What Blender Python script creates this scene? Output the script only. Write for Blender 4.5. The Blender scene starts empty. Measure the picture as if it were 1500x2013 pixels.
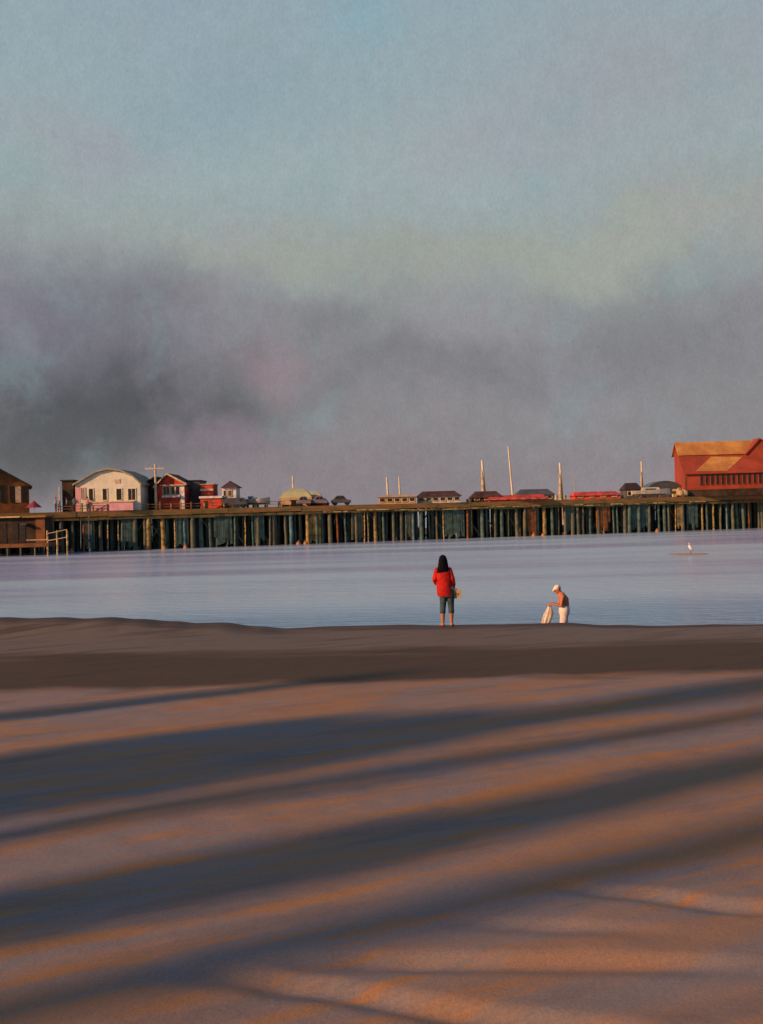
import bpy, bmesh, math, random
from mathutils import Vector, Matrix, noise
random.seed(7)
R = math.radians
sc = bpy.context.scene
C = sc.collection

# ------------------------------------------------------------------ camera
EYE = Vector((0, 0, 2.7)); F = 2158.0; CX, CY = 750.0, 1006.5
ROLL = R(-1.5); PITCH = math.atan(-3.5/F)
CAMR = (Matrix.Rotation(R(90)+PITCH, 3, 'X') @ Matrix.Rotation(ROLL, 3, 'Z'))
cd = bpy.data.cameras.new('camera'); cam = bpy.data.objects.new('camera', cd); C.objects.link(cam)
cd.sensor_fit = 'VERTICAL'; cd.sensor_height = 24.0; cd.lens = 24.0*F/2013.0
cd.clip_start = 0.1; cd.clip_end = 12000
cam.matrix_world = Matrix.Translation(EYE) @ CAMR.to_4x4()
sc.camera = cam

# ------------------------------------------------------------------ sun
SUN_EL = R(20.0)
SD = Vector((0.867, 0.499, 0)).normalized()          # the way the light travels over the ground
SN = Vector((-SD.y, SD.x, 0))
sl = bpy.data.lights.new('sun', 'SUN'); sun = bpy.data.objects.new('sun', sl); C.objects.link(sun)
sl.energy = 5.0; sl.angle = R(1.6); sl.color = (1.0, 0.53, 0.27)
ldir = Vector((SD.x*math.cos(SUN_EL), SD.y*math.cos(SUN_EL), -math.sin(SUN_EL)))
sun.rotation_euler = ldir.to_track_quat('-Z', 'Y').to_euler()
sun.location = (-40, -30, 30)

# ------------------------------------------------------------------ world
def s2l(c):
    return tuple(((v/255.0)/12.92 if v/255.0 <= 0.04045 else (((v/255.0)+0.055)/1.055)**2.4) for v in c)
W = bpy.data.worlds.new('World'); sc.world = W; W.use_nodes = True
nt = W.node_tree; nt.nodes.clear()
class NT:
    def __init__(s, t): s.t = t
    def n(s, typ, **kw):
        nd = s.t.nodes.new(typ)
        for k, v in kw.items(): setattr(nd, k, v)
        return nd
    def put(s, inp, v):
        if hasattr(v, 'is_output'): s.t.links.new(v, inp)
        else: inp.default_value = v
    def math(s, op, a, b=0.0, clamp=False):
        nd = s.n('ShaderNodeMath', operation=op, use_clamp=clamp); s.put(nd.inputs[0], a); s.put(nd.inputs[1], b)
        return nd.outputs[0]
    def vm(s, op, a, b=(0, 0, 0)):
        nd = s.n('ShaderNodeVectorMath', operation=op); s.put(nd.inputs[0], a); s.put(nd.inputs[1], b)
        return nd.outputs[1] if op == 'LENGTH' else nd.outputs[0]
    def mr(s, v, a, b, c=0.0, d=1.0, smooth=True):
        nd = s.n('ShaderNodeMapRange', interpolation_type='SMOOTHSTEP' if smooth else 'LINEAR')
        for i, q in enumerate((v, a, b, c, d)): s.put(nd.inputs[i], q)
        return nd.outputs[0]
    def noise(s, vec, scale, detail=4.0, rough=0.55, col=False):
        nd = s.n('ShaderNodeTexNoise'); s.put(nd.inputs['Vector'], vec)
        nd.inputs['Scale'].default_value = scale; nd.inputs['Detail'].default_value = detail
        nd.inputs['Roughness'].default_value = rough
        return nd.outputs[1 if col else 0]
    def mix(s, f, a, b, mode='MIX'):
        nd = s.n('ShaderNodeMix', data_type='RGBA', blend_type=mode)
        s.put(nd.inputs[0], f)
        for i, v in ((6, a), (7, b)):
            s.put(nd.inputs[i], v if hasattr(v, 'is_output') else (v[0], v[1], v[2], 1.0))
        return nd.outputs[2]
    def ramp(s, f, stops):
        nd = s.n('ShaderNodeValToRGB'); cr = nd.color_ramp
        while len(cr.elements) < len(stops): cr.elements.new(0.5)
        for e, (p, c) in zip(cr.elements, stops): e.position = p; e.color = (c[0], c[1], c[2], 1)
        s.put(nd.inputs[0], f); return nd.outputs[0]
w = NT(nt)
tc = w.n('ShaderNodeTexCoord').outputs['Generated']
sep = w.n('ShaderNodeSeparateXYZ'); nt.links.new(tc, sep.inputs[0])
warpn = w.vm('SUBTRACT', w.noise(tc, 5.0, 5.0, 0.6, col=True), (0.5, 0.5, 0.5))
sc_ = w.n('ShaderNodeVectorMath', operation='SCALE'); nt.links.new(warpn, sc_.inputs[0]); sc_.inputs[3].default_value = 0.16
P = w.vm('ADD', tc, sc_.outputs[0])
sep2 = w.n('ShaderNodeSeparateXYZ'); nt.links.new(P, sep2.inputs[0])
zz = w.math('MULTIPLY', sep2.outputs[2], 1.0)
base = w.ramp(zz, [(0.0, s2l((133, 125, 130))), (0.06, s2l((133, 128, 132))), (0.14, s2l((132, 132, 135))),
                   (0.19, s2l((140, 144, 143))), (0.235, s2l((149, 157, 154))), (0.29, s2l((149, 165, 168))),
                   (0.42, s2l((143, 162, 171))), (0.60, s2l((92, 126, 172))), (1.0, s2l((72, 112, 178)))])
col = base
def dirp(px, py):
    v = (CAMR @ Vector((px-CX, CY-py, -F))).normalized(); return v
# soft cloud masses: pixel-free list of sky directions, spread, colour, strength
for (px, py, rx, rz, c, st) in [
    (190, 800, 0.26, 0.105, (76, 77, 82), 0.95), (330, 860, 0.15, 0.05, (84, 84, 88), 0.55), (40, 900, 0.20, 0.07, (84, 86, 88), 0.75),
    (40, 600, 0.20, 0.09, (112, 110, 128), 0.70), (330, 640, 0.22, 0.07, (112, 109, 118), 0.62),
    (640, 620, 0.09, 0.035, (112, 112, 116), 0.60), (690, 730, 0.20, 0.05, (112, 112, 116), 0.50), (1010, 720, 0.24, 0.035, (116, 115, 119), 0.60),
    (1380, 640, 0.20, 0.045, (120, 119, 124), 0.55), (560, 720, 0.07, 0.045, (142, 122, 128), 0.75), (420, 880, 0.12, 0.03, (140, 124, 138), 0.55),
    (1250, 500, 0.22, 0.04, (161, 165, 152), 0.60), (900, 500, 0.16, 0.04, (152, 158, 144), 0.50), (540, 500, 0.10, 0.035, (152, 156, 143), 0.50),
    (180, 300, 0.11, 0.05, (152, 150, 160), 0.55), (1300, 190, 0.26, 0.10, (152, 154, 160), 0.65), (800, 300, 0.16, 0.06, (156, 166, 169), 0.50),
    (740, 40, 0.07, 0.03, (128, 164, 174), 0.60), (450, 180, 0.16, 0.07, (134, 158, 168), 0.55), (1180, 850, 0.30, 0.05, (134, 131, 134), 0.55),
    (700, 930, 0.30, 0.035, (130, 121, 126), 0.6)]:
    d = dirp(px, py)
    v = w.vm('SUBTRACT', P, (d.x, d.y, d.z)); v = w.vm('MULTIPLY', v, (1/rx, 0.0, 1/rz))
    m = w.mr(w.vm('LENGTH', v), 0.0, 1.0, st, 0.0)
    front = w.mr(sep.outputs[1], 0.2, 0.6)
    col = w.mix(w.math('MULTIPLY', m, front), col, s2l(c))
# mottled broken colour of thin cloud
mot = w.noise(tc, 9.0, 6.0, 0.62)
col = w.mix(w.mr(mot, 0.45, 0.70, 0.0, 0.26), col, s2l((158, 150, 160)))
mot2 = w.noise(w.vm('ADD', tc, (3.1, 0.4, 7.7)), 14.0, 5.0, 0.6)
col = w.mix(w.mr(mot2, 0.50, 0.75, 0.0, 0.32), col, s2l((130, 158, 162)))
gr = w.noise(w.vm('MULTIPLY', tc, (1.6, 1.0, 1.0)), 330.0, 2.0, 0.7)
col = w.mix(1.0, col, w.mr(gr, 0.25, 0.75, 0.925, 1.075, smooth=False), 'MULTIPLY')
gr2 = w.noise(w.vm('MULTIPLY', tc, (1.0, 1.0, 0.7)), 90.0, 3.0, 0.7)
col = w.mix(1.0, col, w.mr(gr2, 0.25, 0.75, 0.95, 1.05, smooth=False), 'MULTIPLY')
sky = w.n('ShaderNodeTexSky', sky_type='NISHITA'); sky.sun_disc = False
sky.sun_elevation = SUN_EL; sky.sun_rotation = math.atan2(-SD.x, -SD.y)
bgA = w.n('ShaderNodeBackground'); nt.links.new(sky.outputs[0], bgA.inputs[0]); bgA.inputs[1].default_value = 0.06
bgB = w.n('ShaderNodeBackground'); nt.links.new(col, bgB.inputs[0]); bgB.inputs[1].default_value = 1.09
mx = w.n('ShaderNodeMixShader')
nt.links.new(w.mr(sep.outputs[1], -0.25, 0.45, 0.25, 0.97), mx.inputs[0])
nt.links.new(bgA.outputs[0], mx.inputs[1]); nt.links.new(bgB.outputs[0], mx.inputs[2])
wo = w.n('ShaderNodeOutputWorld'); nt.links.new(mx.outputs[0], wo.inputs[0])

sc.view_settings.view_transform = 'Standard'; sc.view_settings.look = 'None'
sc.view_settings.gamma = 1.0; sc.view_settings.exposure = 0.0
sc.render.resolution_x = 763; sc.render.resolution_y = 1024

# ------------------------------------------------------------------ helpers
def ray(px, py): return CAMR @ Vector((px-CX, CY-py, -F))
def G(px, py, z=0.0):
    r = ray(px, py); t = (z-EYE.z)/r.z; return EYE + r*t
def Zat(px, py, Y):
    r = ray(px, py); return EYE.z + r.z*(Y/r.y)

def mat(name, c, rough=0.8, var=0.25, scale=3.0, c2=None, bump=0.0, spec=0.3, metal=0.0, stretch=(1, 1, 1), bscale=None, lo=0.35, hi=0.65):
    m = bpy.data.materials.new(name); m.use_nodes = True; t = NT(m.node_tree); nodes = m.node_tree.nodes
    b = nodes['Principled BSDF']; b.inputs['Roughness'].default_value = rough
    b.inputs['Specular IOR Level'].default_value = spec; b.inputs['Metallic'].default_value = metal
    tcn = t.n('ShaderNodeTexCoord').outputs['Object']
    v = t.vm('MULTIPLY', tcn, stretch)
    f = t.noise(v, scale, 5.0, 0.65)
    if c2 is None: c2 = tuple(x*(1-var*1.6) for x in c)
    t.put(b.inputs['Base Color'], t.mix(t.mr(f, lo, hi), c2, c))
    if bump:
        bn = t.n('ShaderNodeBump'); bn.inputs['Strength'].default_value = bump; bn.inputs['Distance'].default_value = 0.03
        t.put(bn.inputs['Height'], t.noise(v, bscale or scale*6, 4.0)); m.node_tree.links.new(bn.outputs[0], b.inputs['Normal'])
    return m

class MB:
    def __init__(s): s.v = []; s.f = []
    def add(s, vs, fs):
        o = len(s.v); s.v += [tuple(x) for x in vs]; s.f += [tuple(i+o for i in f) for f in fs]; return s
    def box(s, x0, x1, y0, y1, z0, z1):
        vs = [(x, y, z) for z in (z0, z1) for y in (y0, y1) for x in (x0, x1)]
        return s.add(vs, [(0, 2, 3, 1), (4, 5, 7, 6), (0, 1, 5, 4), (2, 6, 7, 3), (0, 4, 6, 2), (1, 3, 7, 5)])
    def prism(s, poly, y0, y1):                     # poly in x,z, counter-clockwise seen from -y
        n = len(poly); vs = [(x, y0, z) for x, z in poly] + [(x, y1, z) for x, z in poly]
        fs = [tuple(range(n)), tuple(range(2*n-1, n-1, -1))] + [(i, i+n, (i+1) % n+n, (i+1) % n) for i in range(n)]
        return s.add(vs, fs)
    def prismx(s, poly, x0, x1):                    # poly in y,z
        n = len(poly); vs = [(x0, y, z) for y, z in poly] + [(x1, y, z) for y, z in poly]
        fs = [tuple(range(n-1, -1, -1)), tuple(range(n, 2*n))] + [(i, (i+1) % n, (i+1) % n+n, i+n) for i in range(n)]
        return s.add(vs, fs)
    def tube(s, pts, rad, n=10, sx=1.0, up=None):
        pts = [Vector(p) for p in pts]; m = len(pts)
        if not hasattr(rad, '__len__'): rad = [rad]*m
        rings = []; prev = None
        tans = [(pts[min(i+1, m-1)]-pts[max(i-1, 0)]).normalized() for i in range(m)]
        seq = []
        r0, r1 = rad[0], rad[-1]
        for a in (1.0, 0.85, 0.5): seq.append((pts[0]-tans[0]*r0*a, tans[0], r0*max(0.02, math.sqrt(max(0, 1-a*a)))))
        for i in range(m): seq.append((pts[i], tans[i], rad[i]))
        for a in (0.5, 0.85, 1.0): seq.append((pts[-1]+tans[-1]*r1*a, tans[-1], r1*max(0.02, math.sqrt(max(0, 1-a*a)))))
        u = Vector(up) if up else (Vector((1, 0, 0)) if abs(tans[0].x) < 0.8 else Vector((0, 1, 0)))
        vs = []
        for p, t, r in seq:
            a = (u - t*u.dot(t)).normalized(); b = t.cross(a); u = a
            for k in range(n):
                q = 2*math.pi*k/n; vs.append(p + a*math.cos(q)*r*sx + b*math.sin(q)*r)
        L = len(seq)
        fs = [(i*n+k, i*n+(k+1) % n, (i+1)*n+(k+1) % n, (i+1)*n+k) for i in range(L-1) for k in range(n)]
        fs += [tuple(range(n-1, -1, -1)), tuple(range((L-1)*n, L*n))]
        return s.add(vs, fs)
    def loft(s, rings, n=16):                       # rings: (cx, cy, cz, rx, ry)
        vs = []; L = len(rings)
        for cx, cy, cz, rx, ry in rings:
            for k in range(n):
                q = 2*math.pi*k/n; vs.append((cx+rx*math.cos(q), cy+ry*math.sin(q), cz))
        fs = [(i*n+k, i*n+(k+1) % n, (i+1)*n+(k+1) % n, (i+1)*n+k) for i in range(L-1) for k in range(n)]
        fs += [tuple(range(n-1, -1, -1)), tuple(range((L-1)*n, L*n))]
        return s.add(vs, fs)
    def ell(s, c, r, n=14, rot=None):
        m = n//2+2; vs = []; c = Vector(c)
        for i in range(1, m):
            a = math.pi*i/m
            for k in range(n):
                q = 2*math.pi*k/n; p = Vector((r[0]*math.sin(a)*math.cos(q), r[1]*math.sin(a)*math.sin(q), r[2]*math.cos(a)))
                if rot: p = rot @ p
                vs.append(c+p)
        top = Vector((0, 0, r[2])); 
        if rot: top = rot @ top
        vs.append(c+top); vs.append(c-top); T = len(vs)-2; B = T+1; L = m-1
        fs = [(i*n+k, (i+1)*n+k, (i+1)*n+(k+1) % n, i*n+(k+1) % n) for i in range(L-1) for k in range(n)]
        fs += [(T, k, (k+1) % n) for k in range(n)] + [(B, (L-1)*n+(k+1) % n, (L-1)*n+k) for k in range(n)]
        return s.add(vs, fs)
    def xf(s, M):
        s.v = [tuple(M @ Vector(p)) for p in s.v]; return s
    def build(s, name, m, parent=None, smooth=False, loc=None, rz=None):
        me = bpy.data.meshes.new(name); me.from_pydata(s.v, [], s.f)
        me.validate(); bm = bmesh.new(); bm.from_mesh(me); bmesh.ops.recalc_face_normals(bm, faces=bm.faces); bm.to_mesh(me); bm.free()
        if smooth:
            for p in me.polygons: p.use_smooth = True
        me.materials.append(m); o = bpy.data.objects.new(name, me); C.objects.link(o)
        if parent: o.parent = parent
        if loc is not None: o.location = loc
        if rz is not None: o.rotation_euler = (0, 0, rz)
        return o
    def fuse(s, name, m, parent=None, voxel=0.008, it=4):
        o = s.build(name, m, parent)
        md = o.modifiers.new('r', 'REMESH'); md.mode = 'VOXEL'; md.voxel_size = voxel
        sm = o.modifiers.new('s', 'SMOOTH'); sm.iterations = it; sm.factor = 0.5
        dg = bpy.context.evaluated_depsgraph_get(); dg.update()
        me = bpy.data.meshes.new_from_object(o.evaluated_get(dg)); o.modifiers.clear()
        o.data = me
        for p in me.polygons: p.use_smooth = True
        if not me.materials: me.materials.append(m)
        return o
def empty(name, loc=(0, 0, 0), rz=0.0):
    o = bpy.data.objects.new(name, None); C.objects.link(o); o.location = loc; o.rotation_euler = (0, 0, rz); o.empty_display_size = 0.3
    return o
def tag(o, label=None, cat=None, group=None, kind=None):
    if label: o['label'] = label
    if cat: o['category'] = cat
    if group: o['group'] = group
    if kind: o['kind'] = kind
    return o
def copy_tree(o, parent=None):
    c = o.copy(); C.objects.link(c); c.parent = parent
    for ch in list(o.children): copy_tree(ch, c)
    return c
def sstep(a, b, x):
    t = min(1, max(0, (x-a)/(b-a))); return t*t*(3-2*t)

# ------------------------------------------------------------------ materials
M = {}
M['deck'] = mat('deck_timber', (.34, .16, .055), .85, .4, .6, c2=(.15, .13, .05), bump=.4, stretch=(1, 1, 4))
M['beam'] = mat('beam_timber', (.20, .15, .05), .85, .4, 0.8, c2=(.07, .055, .03), bump=.4)
M['ledger'] = mat('ledger_timber', (.62, .50, .20), .8, .4, 1.6, c2=(.20, .13, .05), bump=.4, lo=.42, hi=.62)
M['pile1'] = mat('piling_dark', (.16, .14, .08), .85, .4, 1.2, c2=(.06, .09, .08), bump=.5)
M['pile2'] = mat('piling_ochre', (.42, .30, .10), .85, .4, 1.5, c2=(.12, .09, .04), bump=.5)
M['pile3'] = mat('piling_rust', (.34, .11, .03), .85, .4, 1.5, c2=(.11, .06, .03), bump=.5)
M['pile4'] = mat('piling_green', (.09, .17, .15), .85, .4, 1.5, c2=(.05, .075, .06), bump=.5)
M['pile5'] = mat('piling_pale', (.62, .46, .20), .8, .3, 3.5, c2=(.10, .08, .045), bump=.4)
M['backpile'] = mat('back_pilings', (.13, .19, .16), .9, .4, .6, c2=(.09, .10, .07))
M['cream'] = mat('cream_boards', (.72, .68, .56), .8, .2, .9, c2=(.58, .56, .42), bump=.3)
M['pink'] = mat('pink_paint', (.70, .40, .42), .8, .2, 1.2, c2=(.60, .28, .32))
M['paleroof'] = mat('pale_olive_roof', (.36, .32, .22), .85, .3, .8, c2=(.22, .18, .12))
M['white'] = mat('white_paint', (.78, .74, .74), .75, .15, 1.5, c2=(.46, .42, .40))
M['red'] = mat('red_paint', (.72, .080, .045), .8, .2, 1.0, c2=(.30, .045, .028), bump=.3)
M['barnred'] = mat('barn_red', (.36, .060, .030), .8, .3, .5, c2=(.24, .045, .022), bump=.4)
M['orange'] = mat('orange_brown_boards', (.22, .09, .03), .85, .4, .8, c2=(.12, .05, .02), bump=.4)
M['ochreroof'] = mat('ochre_roof', (.55, .28, .07), .75, .3, .45, c2=(.38, .16, .045), bump=.4)
M['darkroof'] = mat('dark_roof', (.045, .028, .022), .85, .4, 1.0, c2=(.03, .02, .016))
M['brownroof'] = mat('brown_roof', (.10, .045, .03), .85, .4, 1.0)
M['slate'] = mat('slate_wall', (.085, .10, .115), .8, .3, 1.0, c2=(.055, .065, .075))
M['brownwall'] = mat('brown_wall', (.06, .038, .022), .85, .4, .8)
M['trim'] = mat('cream_trim', (.68, .52, .34), .8, .25, 3.0)
M['glass'] = mat('window_glass', (.035, .022, .015), .25, .3, 2.0, spec=.5)
M['glassgreen'] = mat('pale_green_pane', (.40, .45, .33), .4, .3, 2.0)
M['mast'] = mat('mast_paint', (.80, .68, .48), .6, .2, 1.5)
M['sail'] = mat('furled_sail', (.60, .46, .27), .85, .3, 2.0)
M['hull'] = mat('white_hull', (.55, .54, .50), .4, .2, 1.5)
M['green'] = mat('green_canvas', (.46, .47, .26), .85, .2, 1.0, c2=(.38, .40, .22))
M['pinkcanvas'] = mat('pink_canvas', (.48, .16, .13), .85, .2, 1.0)
M['magenta'] = mat('magenta_canvas', (.34, .05, .075), .85, .2, 1.0)
M['creamcanvas'] = mat('cream_canvas', (.58, .42, .22), .85, .3, 1.0, c2=(.40, .26, .14))
M['car'] = mat('dark_car_paint', (.07, .075, .08), .35, .2, 1.0, spec=.5)
M['cargrey'] = mat('grey_car_paint', (.20, .17, .20), .35, .2, 1.0, spec=.5)
M['tyre'] = mat('tyre_rubber', (.02, .02, .02), .9)
M['buoy'] = mat('buoy_paint', (.55, .25, .12), .5, .3, 3.0)

# ------------------------------------------------------------------ beach
CREST_Y = 25.4
def fbm(x, y, o=4):
    a = 0; s = 1; t = 0
    for i in range(o):
        a += s*noise.noise(Vector((x*2**i, y*2**i, 3.7*i))); t += s; s *= .5
    return a/t
grooves = []
for pts, dep in [([(400, 1912), (520, 1922), (700, 1948), (900, 1985), (1080, 2012), (1250, 2030)], .055),
                 ([(600, 1890), (800, 1884), (1000, 1890), (1200, 1892), (1450, 1900)], .048),
                 ([(1120, 1742), (1250, 1760), (1400, 1778), (1560, 1790)], .042),
                 ([(960, 1812), (1100, 1822), (1250, 1830)], .035),
                 ([(240, 1940), (420, 1912), (520, 1900)], .03)]:
    grooves.append(([G(a, b) for a, b in pts], dep))
def groove_h(x, y):
    h = 0
    for pts, dep in grooves:
        if x < pts[0].x-.6 or x > pts[-1].x+.6: continue
        for a, b in zip(pts, pts[1:]):
            if a.x <= x < b.x or (a is pts[0] and x < a.x) or (b is pts[-1] and x >= b.x):
                t = (x-a.x)/(b.x-a.x); yy = a.y+(b.y-a.y)*t
                end = sstep(pts[0].x-.5, pts[0].x+.5, x)*(1-sstep(pts[-1].x-.5, pts[-1].x+.5, x))
                d = (y-yy) + .03*fbm(x*2, y*2, 2)
                # a small trough, then a scarp that faces the light, easing off beyond
                if d < -.26: p = 0
                elif d < 0: p = -sstep(-.26, 0, d)
                elif d < .20: p = -1+1.25*sstep(0, .13, d)
                elif d < .60: p = .25*(1-sstep(.13, .60, d))
                else: p = 0
                h += p*dep*end
                break
    return h
CRP = [(0, 1215), (55, 1217), (110, 1215), (160, 1217.5), (205, 1215), (260, 1219), (330, 1224), (380, 1227), (430, 1225.5), (500, 1233), (560, 1237), (640, 1233), (760, 1231), (880, 1232), (1000, 1229), (1100, 1226), (1200, 1231), (1300, 1232), (1400, 1229), (1500, 1229)]
CRW = [((px-CX)/F*CREST_Y, Zat(px, py, CREST_Y)) for px, py in CRP]
def crest_z(x):
    if x <= CRW[0][0]: return CRW[0][1]+.05*fbm(x*.4, 2.0, 3)-.05*fbm(CRW[0][0]*.4, 2.0, 3)
    for (a, za), (b, zb) in zip(CRW, CRW[1:]):
        if a <= x <= b: return za+(zb-za)*sstep(a, b, x)
    return CRW[-1][1]+.05*fbm(x*.4, 2.0, 3)-.05*fbm(CRW[-1][0]*.4, 2.0, 3)
def height(x, y):
    crest = crest_z(x); crest_avg = .0 if x > -1 else .12*sstep(1, 6, -x)
    p = Vector((x, y, 0)); u = p.dot(SN); s = p.dot(SD)
    fore = (.045+.04*sstep(8, 10, y))*fbm(u*.55, s*.13, 3) + .035*fbm(u*1.5+9, s*.32, 3) + .012*fbm(x*2.2, y*2.6, 3)
    fg = 1-sstep(15, 19, y)
    # low berm between the dry sand and the water
    h = fore*(.05+.95*fg)
    h += crest_avg*sstep(18, 24.0, y) + (crest-crest_avg)*sstep(23.4, 25.2, y)
    h -= .03*sstep(15.8, 17.4, y)*(1-sstep(18.5, 22, y))
    if y > CREST_Y-.5:
        yc = CREST_Y + .25*fbm(x*.3, 5, 2)
        t = max(0, y-yc); h -= .33*max(0, t-.25) if t > .25 else 0
        h = max(h, -3.0)
    if y < 14: h += groove_h(x, y)
    return h
def arange(a, b, st):
    r = []; x = a
    while x < b-1e-6: r.append(x); x += st
    return r
xs = [-260, -160, -100, -70, -50, -40, -32, -26, -21, -17, -14] + arange(-12, 12, .085) + [12, 14, 17, 21, 26, 32, 40, 50, 70, 100, 160, 260]
ys = [-260, -150, -90, -60, -40, -28, -20, -14, -9, -6, -3, -1, 1, 2.5, 3.5, 4.3] + arange(5, 11, .045) + arange(11, 18, .07) + arange(18, 24.4, .14) + arange(24.4, 27, .07) + arange(27, 36, .5) + [36, 45]
vs = [(x, y, height(x, y)) for y in ys for x in xs]; nx = len(xs)
fs = [(j*nx+i, j*nx+i+1, (j+1)*nx+i+1, (j+1)*nx+i) for j in range(len(ys)-1) for i in range(nx-1)]
sm_ = bpy.data.materials.new('sand'); sm_.use_nodes = True; t = NT(sm_.node_tree); b = sm_.node_tree.nodes['Principled BSDF']
geo = t.n('ShaderNodeNewGeometry').outputs['Position']
# rotated coordinates: along / across the wind ripples
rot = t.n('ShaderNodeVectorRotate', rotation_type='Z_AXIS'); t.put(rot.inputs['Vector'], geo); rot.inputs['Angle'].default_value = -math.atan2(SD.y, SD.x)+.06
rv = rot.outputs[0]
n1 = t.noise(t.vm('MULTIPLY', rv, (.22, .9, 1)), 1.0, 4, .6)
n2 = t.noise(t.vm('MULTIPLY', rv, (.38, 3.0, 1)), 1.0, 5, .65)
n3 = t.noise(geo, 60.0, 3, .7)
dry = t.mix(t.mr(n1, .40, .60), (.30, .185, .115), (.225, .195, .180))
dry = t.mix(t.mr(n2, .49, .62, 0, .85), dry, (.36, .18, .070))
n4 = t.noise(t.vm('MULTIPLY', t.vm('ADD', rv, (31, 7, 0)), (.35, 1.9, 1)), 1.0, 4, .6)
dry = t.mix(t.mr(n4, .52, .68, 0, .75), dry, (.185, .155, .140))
sy = t.n('ShaderNodeSeparateXYZ'); t.put(sy.inputs[0], geo)
wob = t.math('MULTIPLY', t.math('SUBTRACT', t.noise(t.vm('MULTIPLY', geo, (.35, .6, 1)), 1.0, 4), .5), 2.0)
yy = t.math('ADD', sy.outputs[1], wob)
wob2 = t.math('MULTIPLY', t.math('SUBTRACT', t.noise(t.vm('MULTIPLY', geo, (.25, 1.2, 1)), 1.0, 5), .5), 3.5)
yy2 = t.math('ADD', sy.outputs[1], wob2)
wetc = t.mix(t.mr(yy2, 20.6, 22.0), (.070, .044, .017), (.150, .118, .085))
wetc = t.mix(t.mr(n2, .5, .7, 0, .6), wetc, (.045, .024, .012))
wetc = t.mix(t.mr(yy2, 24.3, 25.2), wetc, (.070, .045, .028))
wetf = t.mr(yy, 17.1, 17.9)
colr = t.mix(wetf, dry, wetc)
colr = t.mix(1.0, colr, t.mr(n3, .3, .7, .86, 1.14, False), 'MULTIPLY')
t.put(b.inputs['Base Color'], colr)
t.put(b.inputs['Roughness'], t.mr(wetf, 0, 1, .9, .7)); b.inputs['Specular IOR Level'].default_value = .2
bn = t.n('ShaderNodeBump'); bn.inputs['Strength'].default_value = .35; bn.inputs['Distance'].default_value = .03
hh = t.math('ADD', t.noise(t.vm('MULTIPLY', rv, (1.0, 2.2, 1)), 4.0, 5, .6), t.math('MULTIPLY', t.noise(geo, 38.0, 4, .75), .30))
t.put(bn.inputs['Height'], hh); sm_.node_tree.links.new(bn.outputs[0], b.inputs['Normal'])
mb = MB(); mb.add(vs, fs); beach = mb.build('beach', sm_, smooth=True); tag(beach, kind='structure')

# ------------------------------------------------------------------ sea
WZ = -1.2
wm = bpy.data.materials.new('sea_water'); wm.use_nodes = True; t = NT(wm.node_tree); b = wm.node_tree.nodes['Principled BSDF']
geo = t.n('ShaderNodeNewGeometry').outputs['Position']
band = t.noise(t.vm('MULTIPLY', geo, (.012, .075, 1)), 1.0, 4, .5)
sw = t.n('ShaderNodeSeparateXYZ'); t.put(sw.inputs[0], geo)
open_sea = t.mix(t.mr(band, .40, .56), (.36, .43, .64), (.41, .58, .66))
t.put(b.inputs['Base Color'], t.mix(t.mr(t.math('ADD', sw.outputs[1], t.math('MULTIPLY', band, 14.0)), 44.0, 58.0), (.20, .40, .58), open_sea))
b.inputs['Roughness'].default_value = .32; b.inputs['IOR'].default_value = 1.5
t.put(b.inputs['Roughness'], t.mr(band, .35, .65, .16, .30))
b1 = t.n('ShaderNodeBump'); b1.inputs['Strength'].default_value = .8; b1.inputs['Distance'].default_value = .16
hh = t.math('ADD', t.noise(t.vm('MULTIPLY', geo, (.5, 1.5, 1)), 1.0, 4, .6), t.math('MULTIPLY', t.noise(t.vm('MULTIPLY', geo, (2, 5, 1)), 1.0, 3, .6), .25))
t.put(b1.inputs['Height'], hh); wm.node_tree.links.new(b1.outputs[0], b.inputs['Normal'])
mb = MB(); X = [-3500, -700, -200, -60, 60, 200, 700, 3500]; Yw = [24, 60, 120, 200, 400, 1000, 3000, 7000]
mb.add([(x, y, WZ) for y in Yw for x in X], [(j*8+i, j*8+i+1, (j+1)*8+i+1, (j+1)*8+i) for j in range(7) for i in range(7)])
tag(mb.build('water', wm), kind='structure')
# thin wash of shallow sand with the bird on it
pB = G(1357, 1090, WZ)
mb = MB(); n = 40; rings = []
for k in range(6):
    r = (1-k/5.0)
    for i in range(n):
        a = 2*math.pi*i/n; rr = r*(1+.25*noise.noise(Vector((math.cos(a)*1.5, math.sin(a)*1.5, 2))))
        rings.append((math.cos(a)*rr*1.9, math.sin(a)*rr*2.6, -.03+.075*(1-r*r)))
mb.add(rings, [(k*n+i, k*n+(i+1) % n, (k+1)*n+(i+1) % n, (k+1)*n+i) for k in range(5) for i in range(n)])
M['bar'] = mat('wet_bar_sand', (.50, .33, .20), .5, .2, 2.0)
tag(mb.build('sandbar', M['bar'], smooth=True, loc=(pB.x, pB.y+.4, WZ)), kind='structure')

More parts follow.
